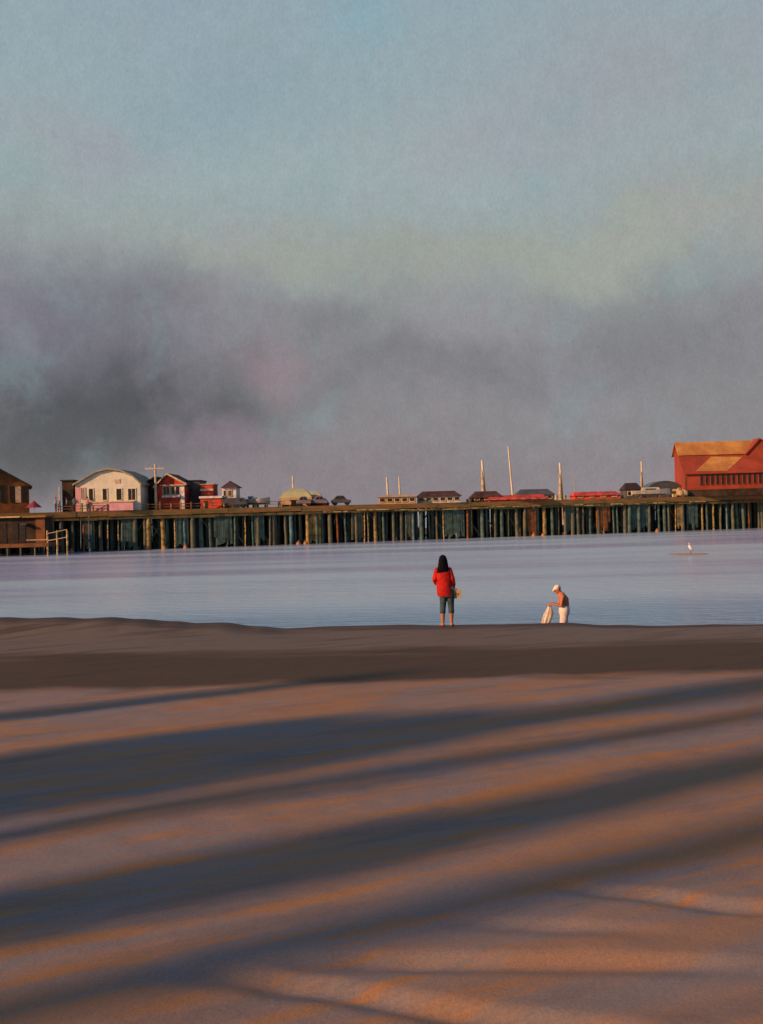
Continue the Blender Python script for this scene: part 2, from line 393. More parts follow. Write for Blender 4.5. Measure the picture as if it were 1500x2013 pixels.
# ------------------------------------------------------------------ pier
DZ = 3.45
PA = Vector((-43.0, 124.0, 0)); PB = Vector((53.5, 154.0, 0))
PU = (PB-PA).normalized(); PV = Vector((-PU.y, PU.x, 0)); PANG = math.atan2(PU.y, PU.x)
def onpier(px, back=0.0, py=1000):
    r = ray(px, py); O = PA+PV*back
    # solve k*r.xy = O + t*PU
    det = r.x*(-PU.y)+PU.x*r.y
    k = (O.x*(-PU.y)+PU.x*O.y)/det
    return Vector((r.x*k, r.y*k, 0))
def tpier(px): return (onpier(px)-PA).dot(PU)
pier = empty('pier', (PA.x, PA.y, WZ), PANG)
tag(pier, 'long low timber pier on crowded pilings carrying all the shacks across the bay', 'pier')
X0, X1, WID = -22.0, 140.0, 15.0
dz = DZ-WZ
mb = MB(); mb.box(X0, X1, -.15, WID, dz-.22, dz)
mb.build('deck', M['deck'], pier)
mb = MB(); x = X0
while x < X1:
    L = random.uniform(3, 6); mb.box(x, min(X1, x+L-.03), -.38+random.uniform(-.03, .03), -.16, dz-.62+random.uniform(-.05, .05), dz-.02+random.uniform(-.03, .03)); x += L
mb.build('fascia', M['deck'], pier)
mb = MB(); x = X0
while x < X1:
    L = random.uniform(2, 5); mb.box(x, min(X1, x+L-.05), -.30, -.06, dz-1.02+random.uniform(-.06, .06), dz-.66+random.uniform(-.04, .02)); x += L
mb.build('stringer', M['beam'], pier)
mb = MB(); x = tpier(620)
while x < tpier(1380):
    L = random.uniform(.7, 3.5); z = dz-.80+random.uniform(-.10, .10)
    if random.random() < .72: mb = MB(); mb.box(x, x+L-.1, -.46, -.40, z, z+random.uniform(.10, .22)); mb.build('ledger_rail', M['ledger'], pier)
    x += L
# cross beams below
mb = MB(); x = X0+1
while x < X1: mb.box(x-.15, x+.15, .05, WID-.3, dz-.62, dz-.24); x += 2.9
mb.build('cross_beams', M['beam'], pier)
# front pilings: one part each
t0, t1 = tpier(120)-.3, tpier(1500)+2.5
NP = 98
pm = ['pile1', 'pile1', 'pile4', 'pile4', 'pile2', 'pile3', 'pile1', 'pile5', 'pile4', 'pile4', 'pile1', 'pile5', 'pile1', 'pile6']
M['pile6'] = mat('piling_teal', (.12, .26, .30), .8, .4, 1.5, c2=(.05, .10, .11), bump=.5)
for i in range(NP):
    x = t0+(t1-t0)*(i+.5)/NP+random.uniform(-.3, .3); y = random.uniform(-.05, .25)
    k = random.choice(pm); r = random.uniform(.09, .27) if k != 'pile5' else random.uniform(.06, .09)
    lean = random.uniform(-.12, .12); pts = []; nseg = 5
    for j in range(nseg+1):
        q = j/nseg; pts.append((x+lean*(1-q)+random.uniform(-.03, .03), y, -1.0+(dz-.6+1.0)*q))
    mb = MB(); mb.tube(pts, [r*(1.15-.2*j/nseg) for j in range(nseg+1)], 9)
    mb.build('piling', M[k], pier, smooth=True)
mb = MB()
for row in range(1, 11):
    x = X0+random.uniform(0, 1)
    while x < X1:
        r = random.uniform(.13, .24); yy_ = row*WID/10.5+random.uniform(-.3, .3)
        mb.tube([(x, yy_, -1), (x+random.uniform(-.15, .15), yy_, dz-.4)], r, 7); x += random.uniform(.65, 1.5)
x = X0
while x < t0:
    mb.tube([(x, 0, -1), (x, 0, dz-.4)], .17, 7); x += 1.2
x = t1
while x < X1:
    mb.tube([(x, 0, -1), (x, 0, dz-.4)], .17, 7); x += 1.2
tag(mb.build('back_pilings', M['backpile'], pier, smooth=True), kind='stuff')
# diagonal bracing and hanging fender boards
mb = MB(); x = t0
while x < t1:
    d = random.choice((-1, 1)); mb = MB(); mb.tube([(x, .45, .4), (x+d*2.4, .45, dz-.8)], .08, 6); mb.build('brace', M['pile1'], pier); x += random.uniform(2.2, 5)
for px, wd, k in [(601, 1.3, 'pile2'), (616, .9, 'pile2'), (1036, 1.2, 'pile3'), (1172, 1.5, 'pile3'), (1188, .8, 'pile3'), (1330, .5, 'pile2'), (240, 1.2, 'pile4'), (420, 2.0, 'pile4'), (870, 2.8, 'pile4'), (1240, 2.8, 'pile4'),
                  (500, 1.0, 'pile4'), (690, 1.3, 'pile1'), (1110, 1.1, 'pile4'), (1350, 1.5, 'pile4'), (345, 1.4, 'pile4'), (165, 1.0, 'pile1'), (800, .9, 'pile1')]:
    x = tpier(px); mb = MB(); q = x
    while q < x+wd:
        bw = random.uniform(.12, .34); mb.box(q, q+bw-.03, -.02+random.uniform(-.06, .0), .10, .30+random.uniform(-.3, 1.3)*random.random(), dz-1.0); q += bw
    mb.build('fender_boards', M[k], pier)
# railing
t2 = tpier(560); x = t0
while x < t2:
    mb = MB(); w_ = random.uniform(.05, .09); mb.box(x-w_, x+w_, -.12, -.02, dz+.002, dz+random.uniform(.62, .98))
    mb.build('railing_post', M[random.choice(('beam', 'ledger', 'deck', 'pile3'))], pier); x += random.uniform(1.0, 1.6)
ra = MB(); ra.box(t0-.3, t2, -.016, .05, dz+.60, dz+.68); ra.build('railing_rail', M['deck'], pier)
ra = MB(); ra.box(t0-.3, t2, -.016, .04, dz+.30, dz+.36); ra.build('railing_rail', M['deck'], pier)
for px in (1095, 1112, 1040, 1325, 1350, 920, 935, 1205, 1225, 880):
    x = tpier(px); mb = MB(); mb.box(x-.14, x+.14, -.1, .18, dz+.002, dz+random.uniform(.35, .7)); mb.build('bollard', M['ledger'], pier)

# ------------------------------------------------------------------ buildings on the pier
class B:
    """frame of a building whose front runs from pixel column px1 to px2, set back from the pier edge"""
    def __init__(s, name, px1, px2, back, label, cat, yaw=0.0, base=None, group=None):
        p1 = onpier(px1, back); s.Y = p1.y; s.px1 = px1
        ux = Vector((math.cos(yaw), math.sin(yaw), 0))
        r = ray(px2, 1000); det = r.x*(-ux.y)+ux.x*r.y; k = (p1.x*(-ux.y)+ux.x*p1.y)/det
        p2 = Vector((r.x*k, r.y*k, 0)); s.w = (p2-p1).length; s.p1 = p1; s.ux = ux
        s.z0 = DZ+.003 if base is None else base
        s.e = empty(name, (p1.x, p1.y, s.z0), yaw); tag(s.e, label, cat, group)
    def x(s, px):
        r = ray(px, 1000); ux = s.ux; p1 = s.p1; det = r.x*(-ux.y)+ux.x*r.y; k = (p1.x*(-ux.y)+ux.x*p1.y)/det
        return (Vector((r.x*k, r.y*k, 0))-p1).dot(ux)
    def z(s, py, px=None):
        px = s.px1 if px is None else px
        Yd = s.p1.y+s.ux.y*s.x(px); return Zat(px, py, Yd)-s.z0
    def window(s, x0, x1, z0, z1, fm='trim', gm='glass', y=0.0, fw=.09, mull=True):
        f = MB(); d0, d1 = y-.07, y-.004
        f.box(x0-fw, x0, d0, d1, z0-fw, z1+fw); f.box(x1, x1+fw, d0, d1, z0-fw, z1+fw)
        f.box(x0, x1, d0, d1, z1, z1+fw); f.box(x0, x1, d0-.04, d1, z0-fw, z0)
        if mull: f.box((x0+x1)/2-.02, (x0+x1)/2+.02, d0+.01, d1-.02, z0, z1)
        fr = f.build('window', M[fm], s.e); g = MB(); g.box(x0+.002, x1-.002, y-.03, y-.006, z0+.002, z1-.002); g.build('pane', M[gm], fr)
    def part(s, mb, name, m, **k): return mb.build(name, M[m], s.e, **k)

# --- orange barn at far left
b_ = B('boarded_house', -62, 58, 1.0, 'orange brown boarded gable house with dark sloping roof, at the pier\'s left end', 'house', yaw=R(19))
H = b_.z(957); A = b_.z(923, 0); xa = b_.x(0); wd = b_.w
mb = MB(); mb.prism([(0, 0), (wd, 0), (wd, H), (xa, A-.1), (0, H)], 0, 8); b_.part(mb, 'wall', 'orange')
mb = MB(); mb.prism([(wd+.35, H-.25), (wd+.35, H-.02), (xa, A+.18), (-.35, H-.02), (-.35, H-.25), (xa, A-.08)], -.5, 8.3); b_.part(mb, 'roof', 'darkroof')
for a, c in ((21, 27), (45, 51), (3, 9)): b_.window(b_.x(a), b_.x(c), b_.z(988), b_.z(958), 'brownwall')
mb = MB(); mb.box(b_.x(31), b_.x(42), -.05, -.003, b_.z(990), b_.z(958)); b_.part(mb, 'lit_panel', 'trim')  # pale panel between the windows, its lit look put into the cream colour
mb = MB(); mb.box(b_.x(-50), b_.x(-30), -.05, -.003, 0, 2.1); b_.part(mb, 'door', 'darkroof')
# magenta awning/umbrella
b_ = B('patio_umbrella', 46, 78, .35, 'magenta patio umbrella open beside the orange boarded house', 'umbrella')
mb = MB(); cx = b_.w/2; n = 10; zt = b_.z(984); zb = b_.z(1004)
vs = [(cx, .9, zt)]+[(cx+b_.w/2*math.cos(2*math.pi*i/n), .9+1.0*math.sin(2*math.pi*i/n), max(.6, zb)) for i in range(n)]+[(cx, .9, zt-.06)]
mb.add(vs, [(0, 1+i, 1+(i+1) % n) for i in range(n)]+[(n+1, 1+(i+1) % n, 1+i) for i in range(n)]); b_.part(mb, 'canopy', 'magenta')
mb = MB(); mb.tube([(cx, .9, 0), (cx, .9, zt-.08)], .03, 8); b_.part(mb, 'pole', 'trim')

# boathouse below at the landing
lp = onpier(-40, -5); 
land = empty('boat_landing', (onpier(-70, -5).x, onpier(-70, -5).y, WZ), 0.0)
tag(land, 'low timber landing stage with pale rail, at the water below the left houses', 'landing stage')
lx = lambda px: (ray(px, 1000).x/ray(px, 1000).y)*land.location.y-land.location.x
lz = lambda py, px=50: Zat(px, py, land.location.y)-WZ
mb = MB(); mb.box(lx(-70), lx(92), 0, 5.2, lz(1076), lz(1069)); mb.build('platform', M['orange'], land)
for px in (-40, -10, 12, 38, 66, 91, 110, 130):
    mb = MB(); mb.tube([(lx(px), .15, -1), (lx(px), .15, lz(1070) if px < 80 else lz(1046))], .11, 8); mb.build('piling', M['pile5' if px > 80 else 'pile1'], land, smooth=True)
mb = MB(); mb.tube([(lx(50), .1, lz(1062)), (lx(93), .1, lz(1062))], .05, 6); mb.tube([(lx(93), .1, lz(1064)), (lx(130), .1, lz(1058))], .05, 6)
mb.tube([(lx(93), .1, lz(1050)), (lx(130), .1, lz(1043))], .04, 6); mb.build('handrail', M['trim'], land)
bh = empty('boathouse', (onpier(6, -3.6).x, onpier(6, -3.6).y, WZ+lz(1069)+.004), 0)
tag(bh, 'dark open fronted boathouse with two black doorways on the low landing stage', 'boathouse')
hx = lambda px: (ray(px, 1000).x/ray(px, 1000).y)*bh.location.y-bh.location.x
hz = lambda py, px=40: Zat(px, py, bh.location.y)-bh.location.z
Wb = hx(88); Hb = hz(1018)
mb = MB(); mb.box(hx(-60), Wb, 0, 2.8, 0, Hb); mb.build('wall', M['brownwall'], bh)
mb = MB(); mb.box(hx(-60)-.2, Wb+.2, -.5, 2.9, Hb+.003, Hb+.22); mb.build('roof', M['deck'], bh)
for a, c in ((24, 35), (38, 49), (4, 12)):
    mb = MB(); xa, xb = hx(a), hx(c); h1 = hz(1030); pl = [(xa, .01), (xb, .01), (xb, h1)]+[((xa+xb)/2+(xb-xa)/2*math.cos(q*math.pi/6), h1+(xb-xa)/2*.6*math.sin(q*math.pi/6)) for q in range(1, 6)]+[(xa, h1)]
    mb.prism(pl, -.05, -.003); mb.build('doorway', M['glass'], bh)
mb = MB(); mb.box(hx(70), hx(88), -.13, -.06, .02, Hb-.1); mb.build('post_panel', M['orange'], bh)
mb = MB(); mb.box(hx(44), hx(56), -.9, -.06, hz(1032), hz(1029)); mb.build('shelf', M['slate'], bh)
mb = MB(); mb.box(hx(2), hx(42), -.62, -.52, Hb+.05, Hb+.18); mb.build('counter_edge', M['trim'], bh)

# --- pale pole
def pole(px, ytop, back, label, r=.07, lean=0, m='trim'):
    p = onpier(px, back); zt = Zat(px, ytop, p.y)-DZ
    mb = MB(); mb.tube([(0, 0, .06), (lean*.5, 0, zt*.5), (lean, 0, zt)], [r*1.2, r, r*.8], 8)
    o = mb.build('pole', M[m], None, smooth=True, loc=(p.x, p.y, DZ+.002)); tag(o, label, 'pole'); return o
pole(118, 958, .5, 'short pale pole standing left of the brown lean-to', .10)

# --- brown lean-to + cream gabled hall
b_ = B('lean_to', 123, 146, 2.4, 'small flat roofed brown lean-to left of the cream hall', 'shed')
H = b_.z(946)
mb = MB(); mb.box(0, b_.w, 0, 4, 0, H); b_.part(mb, 'wall', 'brownwall')
mb = MB(); mb.box(-.15, b_.w+.02, -.2, 4.1, H+.003, H+.15); b_.part(mb, 'roof', 'darkroof')
mb = MB(); mb.box(b_.x(138), b_.x(145), -.05, -.003, .02, b_.z(962)); b_.part(mb, 'door', 'glass')

b_ = B('gabled_hall', 149, 277, 2.0, 'cream and pink hall with a shallow gable and four dark front windows', 'hall')
H = b_.z(953); xa = b_.x(215); A = b_.z(924, 215); Hr = b_.z(952, 277); Wd = b_.w
mb = MB(); mb.prism([(0, 0), (Wd, 0), (Wd, Hr), (b_.x(262), b_.z(937, 262)), (b_.x(238), b_.z(927, 238)), (xa, A), (b_.x(190), b_.z(930, 190)), (0, H)], 0, 7.5); b_.part(mb, 'wall', 'cream')
top = [(Wd+.25, Hr-.12), (b_.x(262), b_.z(937, 262)+.04), (b_.x(238), b_.z(927, 238)+.04), (xa, A+.05), (b_.x(190), b_.z(930, 190)+.04), (-.25, H-.12)]
mb = MB(); mb.prism(top[::1]+[(x, z+.20) for x, z in top[::-1]], -.35, 7.8); b_.part(mb, 'roof', 'paleroof')
for a, c in ((176, 184), (203, 211), (230, 240), (253, 267)): b_.window(b_.x(a), b_.x(c), b_.z(983, a), b_.z(961, a), 'cream', mull=(a > 250))
b_.window(b_.x(161), b_.x(168), b_.z(980, 161), b_.z(960, 161), 'pink', 'glassgreen')
mb = MB(); mb.box(.0, b_.x(158), -.03, -.003, .02, H-.25); b_.part(mb, 'pink_panel', 'pink')
mb = MB(); mb.box(b_.x(178), b_.x(265), -.9, -.003, .02, b_.z(988, 220)); b_.part(mb, 'porch_wall', 'pink')
mb = MB(); mb.box(b_.x(176), b_.x(267), -1.0, -.003, b_.z(988, 220)+.003, b_.z(986, 220)+.02); b_.part(mb, 'porch_rail', 'trim')
mb = MB(); mb.box(b_.x(227), b_.x(238), -.05, -.003, b_.z(950, 230), b_.z(942, 230)); b_.part(mb, 'gable_vent', 'trim')

# --- added dark volume standing for the shaded side wall between hall and red house
b_ = B('shaded_annex', 283, 306, 4.0, 'added dark annex for the shaded wall between the cream hall and red gabled house', 'hut')
H = b_.z(948)
mb = MB(); mb.prism([(0, 0), (b_.w, 0), (b_.w, b_.z(940)), (0, H-.5)], 0, 4); b_.part(mb, 'wall', 'brownwall')
mb = MB(); mb.prism([(-.2, H-.5), (b_.w, b_.z(940)+.01), (b_.w, b_.z(940)+.2), (-.2, H-.3)], -.3, 4.2); b_.part(mb, 'roof', 'darkroof')

# --- utility pole
p = onpier(307, .6); zt = Zat(307, 914, p.y)-DZ
up = empty('utility_pole', (p.x, p.y, DZ+.002)); tag(up, 'pale wooden utility pole with a crossarm in front of the red gabled house', 'utility pole')
mb = MB(); mb.tube([(0, 0, .1), (.02, 0, zt)], [.17, .11], 9); mb.build('shaft', M['trim'], up, smooth=True)
mb = MB(); mb.box(-1.15, 1.15, -.16, -.06, zt-.50, zt-.36); mb.build('crossarm', M['trim'], up)
for xx in (-1.05, -.55, .55, 1.05):
    mb = MB(); mb.loft([(xx, -.11, zt-.355, .035, .035), (xx, -.11, zt-.30, .05, .05), (xx, -.11, zt-.24, .025, .025)], 8); mb.build('insulator', M['white'], up)

# --- red gabled house
b_ = B('red_gabled_house', 310, 363, 1.6, 'narrow red gabled house with cream trim and a window row under its gable', 'house')
H = b_.z(956); xa = b_.x(331); A = b_.z(933, 331); Wd = b_.w
mb = MB(); mb.prism([(0, 0), (Wd, 0), (Wd, H+.3), (xa, A-.05), (0, H)], 0, 7); b_.part(mb, 'wall', 'red')
mb = MB(); mb.prism([(Wd+.35, H+.05), (Wd+.35, H+.25), (xa, A+.18), (-.35, H-.06), (-.35, H-.26), (xa, A-.03)], -.5, 7.2); b_.part(mb, 'roof', 'brownroof')
mb = MB(); mb.prism([(Wd+.37, H+.03), (Wd+.37, H+.27), (xa, A+.21), (-.37, H-.04), (-.37, H-.24), (xa, A-.01)], -.58, -.503); b_.part(mb, 'bargeboard', 'trim')
b_.window(b_.x(322), b_.x(334), b_.z(972, 330), b_.z(957, 330)); b_.window(b_.x(338), b_.x(344), b_.z(972, 330), b_.z(957, 330), mull=False); b_.window(b_.x(347), b_.x(354), b_.z(972, 330), b_.z(957, 330), mull=False)
mb = MB(); mb.box(b_.x(320), b_.x(355), -.45, -.09, b_.z(978, 330), b_.z(974, 330)); b_.part(mb, 'sill_shelf', 'white')
mb = MB(); mb.box(b_.x(316), b_.x(366), -.3, -.09, b_.z(955, 330), b_.z(953, 330)); b_.part(mb, 'trim_band', 'trim')
mb = MB(); mb.box(b_.x(356), Wd+.03, -.08, -.003, .02, H+.1); b_.part(mb, 'corner_board', 'white')
# --- slate block
b_ = B('slate_block', 365, 394, 3.6, 'flat roofed slate grey block right of the red gabled house', 'building')
H = b_.z(946)
mb = MB(); mb.box(0, b_.w, 0, 5, 0, H); b_.part(mb, 'wall', 'slate')
mb = MB(); mb.box(-.1, b_.w+.1, -.15, 5.1, H+.003, H+.12); b_.part(mb, 'roof_edge', 'darkroof')
b_.window(b_.x(374), b_.x(382), b_.z(975), b_.z(962), 'slate')
# --- red stepped
b_ = B('red_stepped_shop', 394, 436, 1.0, 'red two step shop with white bands between slate block and white house', 'shop')
H1 = b_.z(953); H2 = b_.z(980); xm = b_.x(418)
mb = MB(); mb.box(0, xm, .6, 4.5, 0, H1); mb.box(xm+.002, b_.w, .602, 4.4, 0, H2+.25); mb.box(0, b_.w, 0, .598, 0, H2); b_.part(mb, 'wall', 'red')
mb = MB(); mb.box(-.1, xm+.1, .45, 4.6, H1+.003, H1+.14); b_.part(mb, 'roof', 'trim')
mb = MB(); mb.box(-.06, xm+.06, .48, .597, b_.z(965), b_.z(961)); b_.part(mb, 'upper_band', 'trim')
mb = MB(); mb.box(-.1, b_.w+.1, -.2, .59, H2+.004, H2+.26); b_.part(mb, 'white_band', 'white')
mb = MB(); mb.box(b_.x(400), b_.x(408), -.05, -.003, .02, b_.z(985)); b_.part(mb, 'door', 'darkroof')
# --- white house with hipped roof
b_ = B('white_hip_house', 437, 465, .9, 'small white house with a dark pointed hip roof', 'house')
H = b_.z(959); A = b_.z(944, 450); Wd = b_.w; xa = b_.x(450)
mb = MB(); mb.box(0, Wd, 0, 3.6, 0, H); b_.part(mb, 'wall', 'white')
mb = MB(); mb.add([(-.1, -.35, H), (Wd+.35, -.35, H), (Wd+.35, 3.9, H), (-.1, 3.9, H), (xa, 1.8, A)], [(0, 1, 4), (1, 2, 4), (2, 3, 4), (3, 0, 4), (3, 2, 1, 0)]); b_.part(mb, 'roof', 'brownroof')
b_.window(b_.x(450), b_.x(456), b_.z(975), b_.z(965), 'trim'); b_.window(b_.x(441), b_.x(445), b_.z(975), b_.z(965), 'trim', mull=False)
# --- dark van / truck
def car(px1, px2, ytop, back, label, body='car', boxy=False, group=None):
    b = B('parked_van' if boxy else 'parked_car', px1, px2, back, label, 'van' if boxy else 'car', group=group)
    L = b.w; Ht = max(1.2, b.z(ytop)); wd = 1.8; wr = .32
    if boxy: prof = [(0, .35), (L, .35), (L, Ht*.55), (L-.15*L*.3, Ht*.62), (L*.86, Ht*.95), (L*.82, Ht), (.1, Ht), (0, Ht*.9)]
    else: prof = [(0, .3), (L, .3), (L, Ht*.52), (L*.78, Ht*.60), (L*.64, Ht*.97), (L*.58, Ht), (L*.34, Ht), (L*.26, Ht*.95), (L*.10, Ht*.62), (0, Ht*.55)]
    mb = MB(); mb.prism(prof, 0, wd); o = mb.build('body', M[body], b.e); md = o.modifiers.new('b', 'BEVEL'); md.width = .07; md.segments = 2
    g = MB()
    if boxy: g.prism([(L*.70, Ht*.62), (L*.84, Ht*.62), (L*.80, Ht*.9), (L*.70, Ht*.9)], -.012, .002)
    else: g.prism([(L*.16, Ht*.64), (L*.46, Ht*.64), (L*.46, Ht*.92), (L*.30, Ht*.92)], -.012, .002); g.prism([(L*.49, Ht*.64), (L*.72, Ht*.64), (L*.62, Ht*.92), (L*.49, Ht*.92)], -.012, .002)
    g.build('side_window', M['glass'], b.e)
    for xx in (L*.18, L*.8):
        for y_ in (.05, wd-.25):
            w_ = MB(); n = 16; vs = [(xx+wr*math.cos(2*math.pi*i/n), yy0, wr+wr*math.sin(2*math.pi*i/n)) for yy0 in (y_, y_+.2) for i in range(n)]
            w_.add(vs, [tuple(range(n)), tuple(range(2*n-1, n-1, -1))]+[(i, (i+1) % n, (i+1) % n+n, i+n) for i in range(n)]); w_.build('wheel', M['tyre'], b.e)
    return b
car(437, 486, 988, .25, 'dark van parked in front of the white hip roofed house', 'car', boxy=True)

# --- small boats kept on the deck
def deck_boat(px1, px2, ytop, back, label, m='white', sailh=0, cabin=True):
    b = B('small_boat', px1, px2, back, label, 'boat')
    L = b.w; Hh = .75
    mb = MB(); n = 12; vs = []
    for i in range(n+1):
        q = i/n; wq = .95*math.sin(math.pi*min(1, .12+q*.88))**.6*(1-.1*q) if q < 1 else .03
        zt_ = Hh+.25*q*q
        for a, zq in ((-1, zt_), (-.72, .28), (0, .08), (.72, .28), (1, zt_)): vs.append((q*L, 1.0+a*wq, zq+.25))
    fs = [(i*5+k, i*5+k+1, (i+1)*5+k+1, (i+1)*5+k) for i in range(n) for k in range(4)]
    fs += [(i*5, (i+1)*5, (i+1)*5+4, i*5+4) for i in range(n)]+[(0, 4, 3, 2, 1), (n*5, n*5+1, n*5+2, n*5+3, n*5+4)]
    mb.add(vs, fs); b.part(mb, 'hull', m)
    if cabin:
        zc = max(1.4, b.z(ytop)); mb = MB(); mb.prism([(L*.25, Hh+.2), (L*.75, Hh+.25), (L*.68, zc), (L*.28, zc)], .55, 1.45); b.part(mb, 'cabin', m)
        g = MB(); g.box(L*.34, L*.62, .54, .548, (Hh+zc)/2, zc-.15); b.part(g, 'cabin_window', 'glass')
    for xx in (L*.22, L*.7):
        mb = MB(); mb.box(xx-.08, xx+.08, .4, 1.6, 0, .36); b.part(mb, 'cradle', 'beam')
    return b
deck_boat(480, 504, 983, 1.2, 'small white cabin boat on a cradle beside the dark van')
deck_boat(498, 530, 999, .8, 'low pinkish white open dinghy on the pier, right of the dark van', 'white', cabin=False)

# --- market tents
def tent(px1, px2, yt, ye, yb, back, m, label, group, walls=None):
    b = B('market_tent', px1, px2, back, label, 'tent', group=group)
    Wd = b.w; A = b.z(yt); E = b.z(ye); D = 3.5
    mb = MB(); n = 6
    rx0, rx1 = Wd*.30, Wd*.70
    vs = [(-.1, 0, E), (Wd+.1, 0, E), (Wd+.1, D, E), (-.1, D, E), (rx0, D/2, A), (rx1, D/2, A), (Wd*.12, .5, (E+A)/2+.12), (Wd*.88, .5, (E+A)/2+.12), (Wd*.88, D-.5, (E+A)/2+.12), (Wd*.12, D-.5, (E+A)/2+.12)]
    mb.add(vs, [(0, 1, 7, 6), (6, 7, 5, 4), (1, 2, 8, 7), (7, 8, 5), (2, 3, 9, 8), (8, 9, 4, 5), (3, 0, 6, 9), (9, 6, 4), (3, 2, 1, 0)]); b.part(mb, 'canopy', m)
    mb = MB(); mb.box(-.1, Wd+.1, -.02, .02, E-.28, E-.003); b.part(mb, 'valance', walls or m)
    for xx in (.05, Wd-.05):
        for y_ in (.1, D-.1):
            mb = MB(); mb.tube([(xx, y_, .03), (xx, y_, E-.05)], .04, 6); b.part(mb, 'leg', 'trim')
    if walls:
        mb = MB(); mb.box(.15, Wd-.15, .6, .65, .02, E-.05); b.part(mb, 'back_cloth', walls)
    return b
tent(551, 612, 961, 979, 995, 3.5, 'green', 'larger pale green market tent behind the tall mast', 'market tents on the pier', 'creamcanvas')
tent(598, 634, 966, 982, 995, 5.5, 'green', 'smaller yellow green market tent just right of the larger one', 'market tents on the pier', 'creamcanvas')
tent(607, 645, 977, 991, 998, 1.8, 'pinkcanvas', 'low pink market tent at the right end of the tents', 'market tents on the pier')
tent(549, 571, 982, 988, 999, 1.2, 'creamcanvas', 'low cream market stall under the green tent\'s left end', 'market tents on the pier')
for a, c, l, m, y in ((583, 612, 'grey car parked below the green market tent', 'cargrey', 995), (614, 644, 'grey car parked below the low pink tent', 'cargrey', 996), (651, 690, 'nearly black car parked alone right of the market tents', 'car', 989)):
    car(a, c, y, .5, l, m, group='cars parked along the pier')
car(1000, 1002, 0, 0, '', 'car') if False else None

# --- low long buildings
def lowhouse(px1, px2, ye, yt, back, wall, roof, label, depth=4, nwin=4, hip=.1, cat='shed', winm='trim', name='low_shed', rear=True):
    b = B(name, px1, px2, back, label, cat)
    Wd = b.w; E = b.z(ye); A = b.z(yt)
    mb = MB(); mb.box(0, Wd, 0, depth, 0, E); b.part(mb, 'wall', wall)
    mb = MB(); i = Wd*hip
    mb.add([(-.2, -.3, E+.003), (Wd+.2, -.3, E+.003), (Wd+.2, depth+.2, E+.003), (-.2, depth+.2, E+.003), (i, depth*.45, A), (Wd-i, depth*.45, A)],
           [(0, 1, 5, 4), (1, 2, 5), (2, 3, 4, 5), (3, 0, 4), (3, 2, 1, 0)]); b.part(mb, 'roof', roof)
    for k in range(nwin):
        c = Wd*(k+.5)/nwin; h = E*.8; b.window(c-.3, c+.3, max(.3, E*.35), h, winm, mull=False)
    return b
lowhouse(745, 818, 978, 973, 1.0, 'creamcanvas', 'creamcanvas', 'low cream shed under the two close thin masts', nwin=5)
lowhouse(822, 906, 977, 966, 1.0, 'white', 'brownroof', 'long low white shed with a dark brown roof', nwin=6, hip=.12)
lowhouse(928, 988, 979, 966, 2.6, 'brownwall', 'brownroof', 'dark brown roofed hut at the foot of the thick mast', nwin=3, hip=.15)
lowhouse(962, 1078, 983, 974, .8, 'red', 'red', 'long low red shed below the tallest thin mast', nwin=6, hip=.06)
lowhouse(1018, 1090, 974, 962, 6.5, 'slate', 'slate', 'grey roofed shed rising behind the long red shed', nwin=4, hip=.12)
lowhouse(1131, 1220, 975, 967, 1.4, 'red', 'red', 'low bright red shed with a cream band, alone between masts and the white cabin boat', nwin=4, hip=.03)
lowhouse(1232, 1262, 963, 949, 5.0, 'slate', 'darkroof', 'little dark roofed hut left of the pale mast near the barn', nwin=2, hip=.12)
deck_boat(1246, 1322, 964, .9, 'long white cabin boat on a cradle left of the large red barn', 'hull')
# dark domed shed
b_ = B('domed_shed', 1272, 1345, 4.4, 'charcoal shed with a rounded roof against the red barn\'s left side', 'shed')
Wd = b_.w; A = b_.z(945, 1305); E = b_.z(962)
mb = MB(); mb.prism([(0, 0), (Wd, 0)]+[(Wd/2+Wd/2*math.cos(q*math.pi/12), E*.7+(A-E*.7)*math.sin(q*math.pi/12)) for q in range(0, 13)], 0, 4); b_.part(mb, 'shell', 'car')
mb = MB(); mb.box(Wd*.35, Wd*.6, -.05, -.003, .02, 1.9); b_.part(mb, 'door', 'slate')
# cream net heap
p = onpier(1338, .3)
mb = MB()
for i in range(14): mb.ell((random.uniform(-.7, .7), random.uniform(-.3, .5), random.uniform(.2, 1.0)), (random.uniform(.25, .45),)*3, 10)
o = mb.fuse('net_heap', M['creamcanvas'], None, .06, 2); o.location = (p.x, p.y, DZ+.0); tag(o, 'heap of cream fishing net at the near left corner of the red barn', 'net heap')

# --- large red barn at right
b_ = B('red_barn', 1348, 1560, .8, 'large red barn with ochre clerestory roof and dark window row, at right edge', 'barn', yaw=R(-3.5))
Wd = b_.w; LW = b_.z(928); D1 = 3.2; UE = b_.z(888, 1350); RT = b_.z(867, 1360); DU = 3.6
LR = b_.z(894, 1350)+.1
mb = MB(); mb.prismx([(0, 0), (D1+DU, 0), (D1+DU, UE), (D1+DU/2, RT-.12), (D1, UE), (D1, LR), (0, LW)], 0, Wd); b_.part(mb, 'wall', 'barnred')
